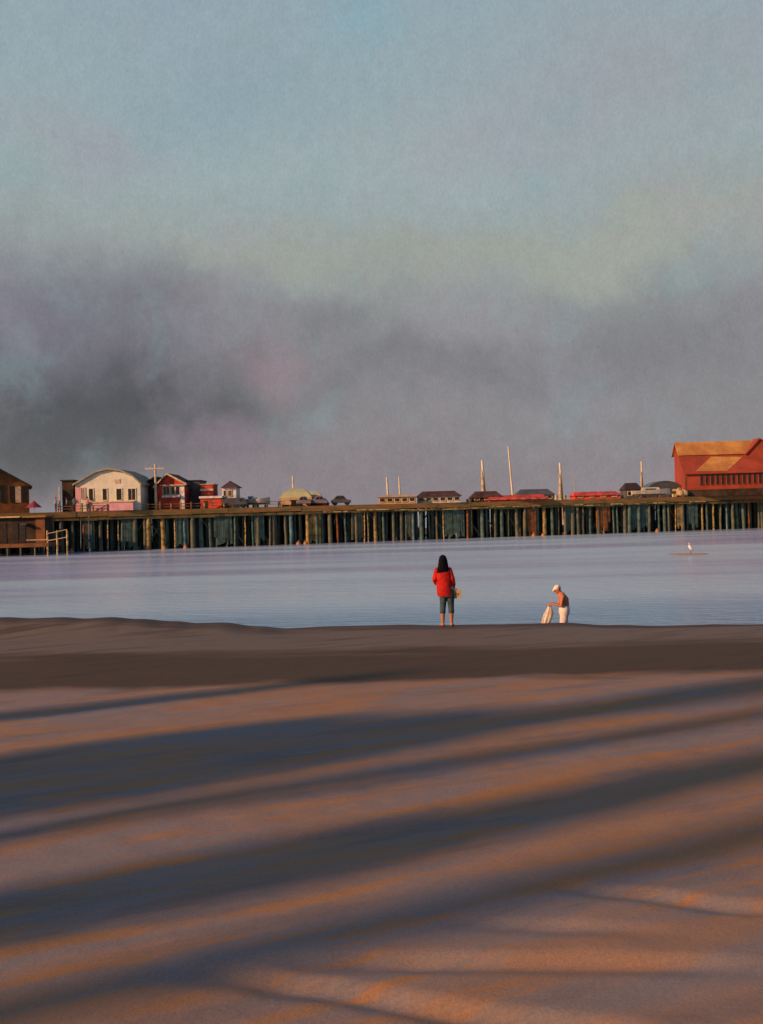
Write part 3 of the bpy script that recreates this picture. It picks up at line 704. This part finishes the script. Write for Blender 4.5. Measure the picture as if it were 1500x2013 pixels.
# lower roof
def slope(y): return LW+(LR-LW)*(y/D1)
mb = MB(); y0 = -.45
mb.prismx([(y0, slope(y0)+.01), (y0, slope(y0)+.13), (D1-.01, slope(D1)+.13), (D1-.01, slope(D1)+.01)], -.25, Wd+.3); b_.part(mb, 'lower_roof', 'barnred')
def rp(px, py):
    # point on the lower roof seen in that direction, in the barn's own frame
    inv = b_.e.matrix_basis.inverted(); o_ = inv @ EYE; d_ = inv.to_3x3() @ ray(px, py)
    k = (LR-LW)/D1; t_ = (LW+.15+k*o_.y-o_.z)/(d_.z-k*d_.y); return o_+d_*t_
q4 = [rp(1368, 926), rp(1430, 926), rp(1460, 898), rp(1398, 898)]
mb = MB(); mb.add([tuple(q) for q in q4]+[(q.x, q.y, q.z+.03) for q in q4], [(3, 2, 1, 0), (4, 5, 6, 7), (0, 1, 5, 4), (1, 2, 6, 5), (2, 3, 7, 6), (3, 0, 4, 7)]); b_.part(mb, 'sunlit_roof_patch', 'ochreroof')  # ochre sheet paints the sunlit patch onto the shaded lower roof
mb = MB(); e = .5; k2 = (RT-UE)/(DU/2)
mb.prismx([(D1-e, UE-e*k2+.01), (D1-e, UE-e*k2+.16), (D1+DU/2, RT+.13), (D1+DU+e, UE-e*k2+.16), (D1+DU+e, UE-e*k2+.01), (D1+DU/2, RT-.02)], -.3, b_.x(1503)); b_.part(mb, 'upper_roof', 'ochreroof')
# cross gable at right
gx0, gx1 = b_.x(1482), b_.x(1540); gm = b_.x(1506)
mb = MB(); mb.prism([(gx0, UE-.9), (gx1, UE-.9), (gx1, UE), (gm, RT+.1), (gx0, UE-.3)], D1-.75, D1+2); b_.part(mb, 'cross_gable', 'barnred')
mb = MB(); mb.prism([(gm, RT+.11), (gx1+.3, UE), (gx1+.3, UE+.16), (gm, RT+.3), (gx0-.3, UE-.35), (gx0-.3, UE-.51)], D1-1.05, D1+2.3); b_.part(mb, 'cross_gable_roof', 'barnred')
mb = MB(); mb.box(-.04, .16, -.04, -.003, 0, LW-.05); b_.part(mb, 'corner_board', 'orange')
x = b_.x(1378)
while x < Wd-1:
    b_.window(x, x+.42, b_.z(953, 1400), b_.z(931, 1400), 'barnred', mull=False, fw=.05); x += .72
mb = MB(); mb.box(-.1, Wd, -.5, -.003, .01, b_.z(962, 1400)); b_.part(mb, 'base_step', 'brownwall')

# ------------------------------------------------------------------ boats moored beyond the pier, masts showing
def sailboat(px, ytop, pxtop, back, label, r=.09, furled=False):
    p = onpier(px, WID+back); e = empty('sailboat', (p.x, p.y, WZ)); tag(e, label, 'sailboat', 'boats moored beyond the pier')
    zt = Zat(pxtop, ytop, p.y)-WZ; dx = (pxtop-px)/F*p.y
    L = 8.0; n = 14; vs = []
    for i in range(n+1):
        q = i/n; wq = max(.03, 1.35*math.sin(math.pi*(.18+.82*q))**.7) if q < 1 else .03
        z1_ = 1.0+.3*(q-.4)**2*3
        for a, zq in ((-1, z1_), (-.8, .2), (0, -.4), (.8, .2), (1, z1_)): vs.append((q*L-3.2, a*wq, zq))
    fs = [(i*5+k, i*5+k+1, (i+1)*5+k+1, (i+1)*5+k) for i in range(n) for k in range(4)]+[(i*5, (i+1)*5, (i+1)*5+4, i*5+4) for i in range(n)]+[(0, 4, 3, 2, 1), (n*5, n*5+1, n*5+2, n*5+3, n*5+4)]
    MB().add(vs, fs).build('hull', M['hull'], e, smooth=False)
    MB().prism([(-1.6, 1.0), (1.8, 1.0), (1.4, 1.55), (-1.5, 1.6)], -.7, .7).build('cabin', M['white'], e)
    MB().tube([(0, 0, 1.3), (dx*.5+.02, 0, zt*.55), (dx, 0, zt)], [r*1.5, r*1.4, r*.9], 8).build('mast', M['mast'], e, smooth=True)
    MB().tube([(0, 0, 2.3), (-3.0, 0, 2.4)], .06, 6).build('boom', M['mast'], e)
    if furled:
        pts = [(dx*q*.92+.05*math.sin(q*9)-.14, -.05, 1.6+(zt-3.2)*q) for q in [i/12 for i in range(13)]]
        MB().tube(pts, [r*(.7+1.25*math.sin(math.pi*min(1, .12+.84*i/12))) for i in range(13)], 8).build('furled_sail', M['sail'], e, smooth=True)
for a in [(581, 937, 577, 2, 'sailboat whose pale mast rises in front of the green market tents', .12, True),
          (766, 940, 762, 3, 'sailboat with the left of two short close masts over the cream shed', .13, False),
          (788, 938, 786, 5, 'sailboat with the right, thinner of two short close masts over the cream shed', .10, False),
          (957, 906, 950, 4, 'sailboat with a thick mast and furled sail above the brown hut', .16, True),
          (1012, 878, 1002, 3, 'sailboat with the tallest thin leaning mast', .10, False),
          (1107, 911, 1103, 3, 'sailboat with a thick upright mast between the grey and red sheds', .15, True),
          (1131, 935, 1130, 6, 'sailboat with the shortest, thinnest mast at the bright red shed\'s left end', .05, False),
          (1265, 908, 1263, 2, 'sailboat whose pale mast rises behind the long white cabin boat', .11, True)]: sailboat(*a)

# ------------------------------------------------------------------ mooring buoys and tyre
for px, py, l in [(138, 1083, 'pale orange buoy under the cream hall'), (288, 1079, 'small orange buoy under the dark annex'), (321, 1079, 'pale orange buoy just right of the utility pole'), (363, 1079, 'orange buoy below the slate block'),
                  (585, 1076, 'left of two close buoys below the green market tent'), (599, 1076, 'right of two close buoys below the green market tent'), (1048, 1056, 'left of two close buoys below the grey shed'), (1067, 1056, 'right of two close buoys below the grey shed'), (1291, 1046, 'single buoy below the long white cabin boat')]:
    p = onpier(px, -.9)
    mb = MB(); mb.loft([(0, 0, -.2, .12, .12), (0, 0, -.1, .25, .25), (0, 0, .08, .30, .30), (0, 0, .25, .24, .24), (0, 0, .36, .1, .1), (0, 0, .5, .05, .05)], 12)
    tag(mb.build('mooring_buoy', M['buoy'], None, smooth=True, loc=(p.x, p.y, WZ)), l, 'buoy', 'mooring buoys along the pier')

# ------------------------------------------------------------------ egret
eg = empty('egret', (pB.x, pB.y, WZ+.03)); tag(eg, 'white egret standing on a thin sandbar in the bay at right', 'egret')
M['egret'] = mat('white_feathers', (.80, .78, .80), .8, .1, 8.0); M['beak'] = mat('yellow_beak', (.5, .28, .03), .5); M['legs'] = mat('dark_legs', (.03, .03, .03), .7)
mb = MB(); rt = Matrix.Rotation(R(-52), 3, 'Y')
mb.ell((.04, 0, .46), (.23, .115, .125), 14, Matrix.Rotation(R(55), 3, 'Y'))
mb.tube([(-.03, 0, .50), (-.10, 0, .58), (-.08, 0, .66), (-.02, 0, .73), (-.05, 0, .80)], [.07, .05, .035, .028, .026], 8)
mb.ell((-.08, 0, .82), (.06, .032, .034), 10); mb.tube([(.15, 0, .36), (.22, 0, .26)], [.06, .02], 8)
mb.fuse('body', M['egret'], eg, .012, 3)
MB().tube([(-.12, 0, .82), (-.26, 0, .795)], [.014, .003], 6).build('beak', M['beak'], eg)
for s in (-1, 1): MB().tube([(.04, s*.03, .36), (.06, s*.03, .20), (.03, s*.03, .0)], .010, 6).build('leg', M['legs'], eg)

# ------------------------------------------------------------------ people
M['skin'] = mat('skin_light', (.42, .20, .13), .6, .1, 6.0, spec=.3); M['skin2'] = mat('skin_tanned', (.50, .19, .10), .6, .1, 6.0)
M['jacket'] = mat('red_jacket', (.52, .013, .010), .8, .25, 5.0, bump=.5, bscale=12); M['jeans'] = mat('blue_jeans', (.055, .10, .125), .85, .3, 8.0, bump=.3)
M['hair'] = mat('black_hair', (.008, .006, .012), .8, .4, 20.0, bump=.3, bscale=60, stretch=(3, 3, .4), spec=.08)
M['straw'] = mat('straw_bag', (.62, .50, .26), .9, .3, 12.0, bump=.6, c2=(.48, .32, .12)); M['rust'] = mat('rust_shirt', (.30, .065, .035), .85, .2, 6.0, bump=.4)
M['whitecloth'] = mat('white_trousers', (.74, .66, .62), .85, .15, 5.0, bump=.5, bscale=14); M['towel'] = mat('cream_towel', (.76, .70, .62), .95, .2, 5.0, bump=.6, c2=(.64, .50, .34)); M['cap'] = mat('white_cap', (.78, .70, .60), .85, .1, 8.0)
def hand(mb, o, d, n, side, curl=.9, L=.175):
    """palm at o, fingers along d, palm facing n, thumb on `side`"""
    o = Vector(o); d = Vector(d).normalized(); n = Vector(n); n = (n-d*n.dot(d)).normalized(); s = d.cross(n)*side
    rot = Matrix((s, n, d)).transposed()
    mb.ell(o+d*.045, (.040, .016, .052), 12, rot)
    for i, (off, ln) in enumerate(((.030, .074), (.010, .082), (-.010, .076), (-.029, .060))):
        p = o+d*.085+s*off; pts = [p-d*.02]; dd = d.copy(); a = 0
        for q, seg in enumerate((.45, .32, .23)):
            a += curl*(.55+.12*i)*(1 if q else .8); dd = d*math.cos(a)+n*math.sin(a); p = p+dd*ln*seg; pts.append(p.copy())
        pts.insert(1, o+d*.085+s*off); mb.tube(pts, [.0095, .009, .0085, .008, .007], 8)
    p = o+d*.02+s*.034; q1 = p+(s*.8+d*.6+n*.25).normalized()*.035; q2 = q1+(d*.8+n*.5+s*.1).normalized()*.032
    mb.tube([p-s*.012, q1, q2], [.013, .011, .008], 8)
def head(mb, c, rot=None, h=.225):
    """a head with brow, nose, lips, chin and ears; it looks along +y of rot, c is its centre"""
    rot = rot or Matrix.Identity(3); c = Vector(c); f = h/.225
    def at(x, y, z): return c+rot @ Vector((x*f, y*f, z*f))
    mb.ell(at(0, -.012, .022), (.076*f, .093*f, .090*f), 18, rot); mb.ell(at(0, .022, -.035), (.057*f, .066*f, .076*f), 16, rot)
    mb.tube([at(0, .088, .008), at(0, .106, -.022)], [.009*f, .014*f], 8); mb.ell(at(0, .070, -.090), (.024*f, .022*f, .018*f), 10, rot)
    mb.ell(at(0, .084, -.056), (.024*f, .012*f, .009*f), 10, rot); mb.tube([at(-.045, .068, .024), at(0, .084, .026), at(.045, .068, .024)], .011*f, 8)
    for s in (-1, 1):
        mb.ell(at(s*.077, -.005, -.008), (.011*f, .022*f, .033*f), 10, rot); mb.ell(at(s*.031, .073, .004), (.014*f, .010*f, .009*f), 8, rot)

# --- woman in red, seen from behind (local: faces +y)
wp = G(874, 1232, .03); wy = wp.y
zg = height(wp.x, wy)
for q in range(20):
    r = ray(874, 1231); yq = 24.6+q*.06
    if EYE.z+r.z*(yq/r.y) < height(r.x/r.y*yq, yq)+.005: wy = yq; break
r = ray(874, 1231); wp = Vector((r.x/r.y*wy, wy, 0)); zg = height(wp.x, wy)
wo_ = empty('person', (wp.x, wy, zg+.0)); tag(wo_, 'long haired woman in a red jacket and rolled jeans, seen from behind holding a bag', 'person')
mb = MB()
# bare feet and legs
LX, RX = -.035, .165
for fx, hx_, s in ((LX, .0, -1), (RX, .155, 1)):
    mb.tube([(hx_, 0, .86), (hx_*.4+fx*.6, .02, .48), (fx, -.015, .30), (fx, -.01, .09)], [.085, .058, .056, .036], 12)
    mb.tube([(fx, -.03, .045), (fx+s*.02, .08, .035), (fx+s*.035, .17, .022)], [.038, .036, .026], 10, sx=1.15)
    for i in range(5): mb.ell((fx+s*.035+s*(-.030+.016*i), .205-.008*i, .016), (.010, .020, .011), 8)
# torso, neck
mb.loft([(.075, 0, .80, .12, .09), (.075, 0, .88, .165, .11), (.06, 0, 1.0, .125, .09), (.03, 0, 1.12, .13, .095), (.01, 0, 1.25, .145, .09), (0, 0, 1.33, .12, .07), (0, .0, 1.40, .07, .06)], 20)
mb.tube([(0, .0, 1.36), (0, .012, 1.46)], [.052, .05], 12)
head(mb, (0, .02, 1.535), Matrix.Rotation(R(-8), 3, 'X'))
# right arm hangs and carries the bag, left arm bends forward
mb.tube([(.145, 0, 1.30), (.208, -.02, 1.10), (.245, .03, .90)], [.040, .040, .028], 10)
mb.tube([(-.145, 0, 1.30), (-.198, -.03, 1.10), (-.16, .14, .99)], [.040, .040, .028], 10)
hand(mb, (.245, .035, .895), (.05, .12, -1), (-1, 0, 0), 1, .75); hand(mb, (-.16, .14, .99), (.3, 1, -.1), (1, 0, 0), -1, .5)
mb.fuse('body', M['skin'], wo_, .0055, 3)
# jacket
mb = MB()
mb.loft([(.045, 0, .70, .185, .125), (.035, 0, .78, .195, .135), (.02, 0, .95, .185, .128), (.01, -.005, 1.12, .195, .128), (0, -.005, 1.24, .19, .12), (0, -.005, 1.335, .150, .095), (0, 0, 1.395, .085, .07), (0, 0, 1.42, .07, .062)], 26)
mb.tube([(.145, 0, 1.315), (.203, -.02, 1.10), (.232, .02, .955)], [.062, .066, .054], 12); mb.tube([(-.145, 0, 1.315), (-.197, -.03, 1.10), (-.175, .10, 1.01)], [.062, .068, .054], 12)
for i in range(10):
    a = random.uniform(0, 6.28); z_ = random.uniform(.8, 1.2); mb.tube([(.02+.178*math.cos(a), .118*math.sin(a), z_), (.02+.182*math.cos(a+.4), .121*math.sin(a+.4), z_+random.uniform(-.1, .1))], [.016, .012], 6)
mb.fuse('jacket', M['jacket'], wo_, .009, 3)
# jeans, rolled below the knee
mb = MB()
mb.loft([(.075, 0, .68, .175, .115), (.07, 0, .80, .175, .118), (.07, 0, .92, .15, .105)], 20)
for fx, hx_ in ((LX, -.005), (RX, .155)):
    mb.tube([(hx_, 0, .76), (hx_*.5+fx*.5, .02, .52), (fx, -.005, .36)], [.098, .076, .066], 14); mb.tube([(fx, -.008, .375), (fx, -.008, .335)], [.070, .071], 14)
mb.fuse('jeans', M['jeans'], wo_, .009, 3)
# hair
mb = MB()
mb.ell((0, .0, 1.565), (.090, .105, .098), 18); mb.loft([(-.02, -.075, 1.25, .135, .045), (-.01, -.07, 1.33, .125, .055), (0, -.06, 1.42, .105, .062), (0, -.045, 1.52, .095, .078), (0, -.03, 1.60, .075, .07)], 18)
for i in range(15):
    q = -1+2*i/14; x_ = q*.115; mb.tube([(q*.075, -.09+abs(q)*.05, 1.55), (q*.10, -.108+abs(q)*.05, 1.40), (x_*1.2-.02, -.112+abs(q)*.045, 1.24-random.uniform(0, .05))], [.026, .024, .006], 7)
mb.fuse('hair', M['hair'], wo_, .009, 1)
# bag hanging from her right hand
bg = empty('bag', (wp.x+.315, wy+.03, zg+.64)); tag(bg, 'square straw coloured bag hanging from the red jacketed woman\'s right hand', 'bag')
mb = MB(); mb.loft([(0, 0, 0, .085, .05), (0, 0, .02, .095, .06), (0, 0, .10, .10, .062), (0, 0, .19, .095, .055), (.0, 0, .20, .085, .045)], 24)
mb.v = [(max(-.09, min(.09, x*1.3)), max(-.05, min(.05, y*1.2)), z) for x, y, z in mb.v]
mb.build('pouch', M['straw'], bg)
MB().tube([(-.075, -.052, .18), (-.075, -.03, .22), (-.062, .0, .235), (.0, .0, .215), (.06, -.03, .20), (.075, -.052, .18)], .008, 7).build('handle', M['trim'], bg, smooth=True)
MB().box(-.05, .02, -.058, -.0515, .05, .13).build('pocket', M['ledger'], bg)

# --- stooping man beyond the crest, faces -x
my = 28.0; r = ray(1107, 1200); mx_ = r.x/r.y*my; mz = -.86
mh = mz
mo = empty('person', (mx_, my, mh)); tag(mo, 'stooping bare chested man in a white cap and white trousers, facing left with a towel', 'person')
X_ = lambda px: (px-1107)/77.0
Zm = lambda py: Zat(1107, py, my)-mz
hipx, hipz = X_(1109), Zm(1199); shx, shz = X_(1104), Zm(1171)
mb = MB()
for s in (-1, 1):
    y_ = s*.10; fo = -.05 if s < 0 else .10
    mb.tube([(hipx, y_, hipz), (hipx-.04+fo*.5, y_, .5), (hipx+fo, y_, .09)], [.09, .062, .04], 12)
    mb.tube([(hipx+fo+.03, y_, .045), (hipx+fo-.08, y_, .035), (hipx+fo-.17, y_, .025)], [.04, .038, .028], 10, up=(0, 1, 0))
    for i in range(5): mb.ell((hipx+fo-.205+.006*i, y_+s*(-.030+.016*i), .017), (.020, .010, .011), 8)
mb.tube([(hipx, 0, hipz-.02), (hipx+.015, 0, hipz+.14), (shx+.06, 0, shz-.10), (shx+.01, 0, shz)], [.125, .115, .13, .10], 16, sx=1.3, up=(0, 1, 0))
hc = Vector((X_(1097), 0, Zm(1158.5)))
mb.tube([(shx+.02, 0, shz), (hc.x+.03, 0, hc.z-.03)], [.06, .052], 12)
# head: looks along -x and down
hr = Matrix.Rotation(R(90), 3, 'Z') @ Matrix.Rotation(R(-38), 3, 'X')
head(mb, hc, hr)
elx, elz = X_(1101), Zm(1190); hx2, hz2 = X_(1084), Zm(1186)
for s in (-1, 1):
    mb.tube([(shx+.01, s*.17, shz-.02), (elx+.0, s*.19, elz), (hx2+.02, s*.10, hz2)], [.052, .043, .028], 10)
    hand(mb, (hx2+.03, s*.10, hz2), (-1, -s*.2, -.15), (0, -s*.5, -1), s, .8)
mb.fuse('body', M['skin2'], mo, .0055, 3)
mb = MB(); mb.tube([(hipx, 0, hipz-.06), (hipx+.005, 0, hipz+.04)], [.14, .138], 18, sx=1.3, up=(0, 1, 0))
for s in (-1, 1):
    y_ = s*.10; fo = -.05 if s < 0 else .10
    mb.tube([(hipx, y_, hipz-.02), (hipx-.03+fo*.5, y_, .5), (hipx+fo, y_, .12)], [.118, .09, .075], 14)
mb.fuse('trousers', M['whitecloth'], mo, .009, 3)
mb = MB(); up_ = hr @ Vector((0, -.012, .045)); mb.ell(hc+up_, (.084, .10, .070), 16, hr)
mb.tube([hc+hr @ Vector((-.045, .075, .052)), hc+hr @ Vector((0, .11, .046)), hc+hr @ Vector((.045, .075, .052))], [.02, .026, .02], 8)
mb.fuse('cap', M['cap'], mo, .008, 2)
# towel held out in front
tw = MB(); nu, nv = 48, 24; vs = []
tx0 = X_(1084); ztop = Zm(1187); zbot = Zm(1226)
for j in range(nv+1):
    q = j/nv; rw = .035+.085*sstep(0, .55, q)-.02*sstep(.7, 1, q); rd = .030+.025*q
    if j == nv: rw *= .5; rd *= .5
    for i in range(nu):
        a = 2*math.pi*i/nu; fo = 1+(.05+.13*q)*math.cos(a*7+math.sin(q*3)*.8)
        vs.append((-.02-.105*q+.02*math.sin(q*4)+rw*fo*math.cos(a), rd*fo*math.sin(a), -(ztop-zbot)*q+.02*math.cos(a*7)*q))
fs = [(j*nu+i, j*nu+(i+1) % nu, (j+1)*nu+(i+1) % nu, (j+1)*nu+i) for j in range(nv) for i in range(nu)]+[tuple(range(nu-1, -1, -1)), tuple(range(nv*nu, nv*nu+nu))]
tw.add(vs, fs); o = tw.build('towel', M['towel'], None, smooth=True, loc=(mx_+tx0-.03, my-.05, mz+ztop))
tag(o, 'long cream towel hanging from the stooping man\'s hands', 'towel')

# --- onlookers on the pier
def onlooker(px, back, label, top, legs, hairc):
    p = onpier(px, back); e = empty('person', (p.x, p.y, DZ+.002), random.uniform(0, 6)); tag(e, label, 'person')
    mb = MB()
    for s in (-1, 1):
        mb.tube([(s*.085, 0, .88), (s*.09, .01, .48), (s*.09, 0, .08)], [.09, .06, .04], 8); mb.tube([(s*.09, -.03, .045), (s*.10, .17, .03)], [.04, .03], 8)
        mb.tube([(s*.18, 0, 1.40), (s*.23, 0, 1.12), (s*.22, .08, .88)], [.05, .042, .03], 8); hand(mb, (s*.22, .08, .88), (0, .1, -1), (-s, 0, 0), s, .4)
    mb.loft([(0, 0, .82, .13, .1), (0, 0, .95, .15, .1), (0, 0, 1.1, .13, .09), (0, 0, 1.3, .17, .1), (0, 0, 1.43, .14, .08), (0, 0, 1.47, .06, .055)], 14)
    mb.tube([(0, 0, 1.44), (0, .01, 1.54)], .05, 8); head(mb, (0, .02, 1.62))
    mb.fuse('body', M['skin'], e, .013, 2)
    mb = MB(); mb.loft([(0, 0, .86, .17, .12), (0, 0, 1.1, .16, .115), (0, 0, 1.3, .19, .12), (0, 0, 1.44, .155, .095), (0, 0, 1.48, .07, .065)], 14)
    for s in (-1, 1): mb.tube([(s*.18, 0, 1.39), (s*.23, 0, 1.12), (s*.225, .06, .95)], [.066, .058, .05], 8)
    mb.fuse('jacket', top, e, .018, 2)
    mb = MB(); mb.loft([(0, 0, .78, .165, .115), (0, 0, .92, .16, .112)], 14)
    for s in (-1, 1): mb.tube([(s*.085, 0, .84), (s*.09, .01, .48), (s*.09, 0, .12)], [.105, .08, .06], 8)
    mb.fuse('trousers', legs, e, .018, 2)
    mb = MB(); mb.ell((0, -.005, 1.65), (.088, .10, .09), 12); mb.fuse('hair', hairc, e, .018, 1)
M['lilac'] = mat('lilac_coat', (.30, .24, .30), .85); M['pinkcoat'] = mat('pink_coat', (.48, .22, .24), .85); M['teal'] = mat('teal_coat', (.08, .14, .14), .85); M['darktr'] = mat('dark_trousers', (.03, .03, .035), .85); M['brhair'] = mat('brown_hair', (.06, .03, .015), .7); M['paleshirt'] = mat('pale_shirt', (.5, .42, .40), .85)
onlooker(110, .5, 'onlooker in a pale shirt on the pier, left of the short pale pole', M['paleshirt'], M['darktr'], M['brhair'])
onlooker(131, .7, 'onlooker in lilac in front of the brown lean-to', M['lilac'], M['darktr'], M['brhair'])
onlooker(146, .5, 'onlooker in a teal coat between the lean-to and the cream hall', M['teal'], M['darktr'], M['hair'])
onlooker(172, .6, 'onlooker in a pink coat at the cream hall\'s left windows', M['pinkcoat'], M['jeans'], M['brhair'])

# ------------------------------------------------------------------ unseen trees added behind the viewer to stripe the sand with shade
M['leaf'] = mat('cypress_leaf', (.05, .075, .03), .8, .4, 2.0); M['bark'] = mat('cypress_bark', (.12, .08, .05), .9, .4, 4.0, bump=.5)
def upix(px, py): q = G(px, py); return q.dot(SN), q.dot(SD)
def cypress(u, s0, hgt, prof, label):
    """prof: list of (height fraction, radius)"""
    q = SN*u+SD*s0; z0 = height(q.x, q.y)-.05
    e = empty('shade_cypress', (q.x, q.y, z0)); tag(e, label, 'tree', 'added shade cypresses behind the beach')
    MB().tube([(0, 0, 0), (.04, 0, hgt*.4), (0, 0, hgt*.95)], [.17, .12, .03], 9).build('trunk', M['bark'], e, smooth=True)
    def rad(f):
        for (a, ra), (b, rb) in zip(prof, prof[1:]):
            if a <= f <= b: return ra+(rb-ra)*(f-a)/(b-a)
        return 0
    mb = MB(); n = int(430*hgt)
    for i in range(n):
        f = random.uniform(prof[0][0], 1.0); a = random.uniform(0, 6.283); rr = rad(f)*(1+.28*noise.noise(Vector((math.cos(a)*1.3, math.sin(a)*1.3, f*hgt*.55+u))))
        rr *= math.sqrt(random.random())
        c = Vector((rr*math.cos(a), rr*math.sin(a), f*hgt)); sz = random.uniform(.10, .20)
        d1 = Vector((random.uniform(-1, 1), random.uniform(-1, 1), random.uniform(.2, 1.4))).normalized(); d2 = d1.orthogonal().normalized(); d2.rotate(Matrix.Rotation(random.uniform(0, 3.1), 3, d1))
        mb.add([c-d1*sz*.9, c+d2*sz*.45, c+d1*sz*.9, c-d2*sz*.45], [(0, 1, 2, 3)])
    mb.build('crown', M['leaf'], e)
S0 = -14.0; TE = math.tan(SUN_EL)
def hof(s): return (s-S0)*TE
# B: the long shade through the middle
cypress(7.85, S0, 13.5, [(.04, .5), (.42, .62), (.55, .52), (.72, .38), (1, .10)], 'broad added cypress throwing the middle band of shade on the sand')
# A: broad, ends in mid frame
cypress(10.95, S0, hof(7.4), [(.05, .5), (.5, .75), (.90, .68), (1, .40)], 'thick added cypress throwing the widest band of shade')
cypress(11.9, S0-.8, hof(9.4), [(.05, .5), (.5, .8), (.88, .72), (1, .35)], 'thick added cypress right beside the widest one')
cypress(12.7, S0-1.5, hof(8.6), [(.05, .4), (.5, .5), (.88, .45), (1, .25)], 'smaller added cypress third in the close clump')
# E / upper right
cypress(11.2, S0-3, 15.0, [(.55, .10), (.60, .35), (.70, .62), (.9, .66), (1, .2)], 'tall cypress with a heavy top, added to shade the upper right sand')
# D thin
cypress(9.72, S0-2, 15.0, [(.30, .15), (.5, .20), (.8, .24), (1, .05)], 'very thin tall cypress added for a thin stripe of shade')
# C
cypress(6.25, S0-6, 15.0, [(.34, .12), (.46, .24), (.7, .27), (1, .05)], 'narrow cypress added for the lowest stripe of shade')
cypress(15.8, S0, hof(9.5), [(.05, .3), (.5, .4), (.88, .35), (1, .2)], 'small cypress added for the shade nearest the water')
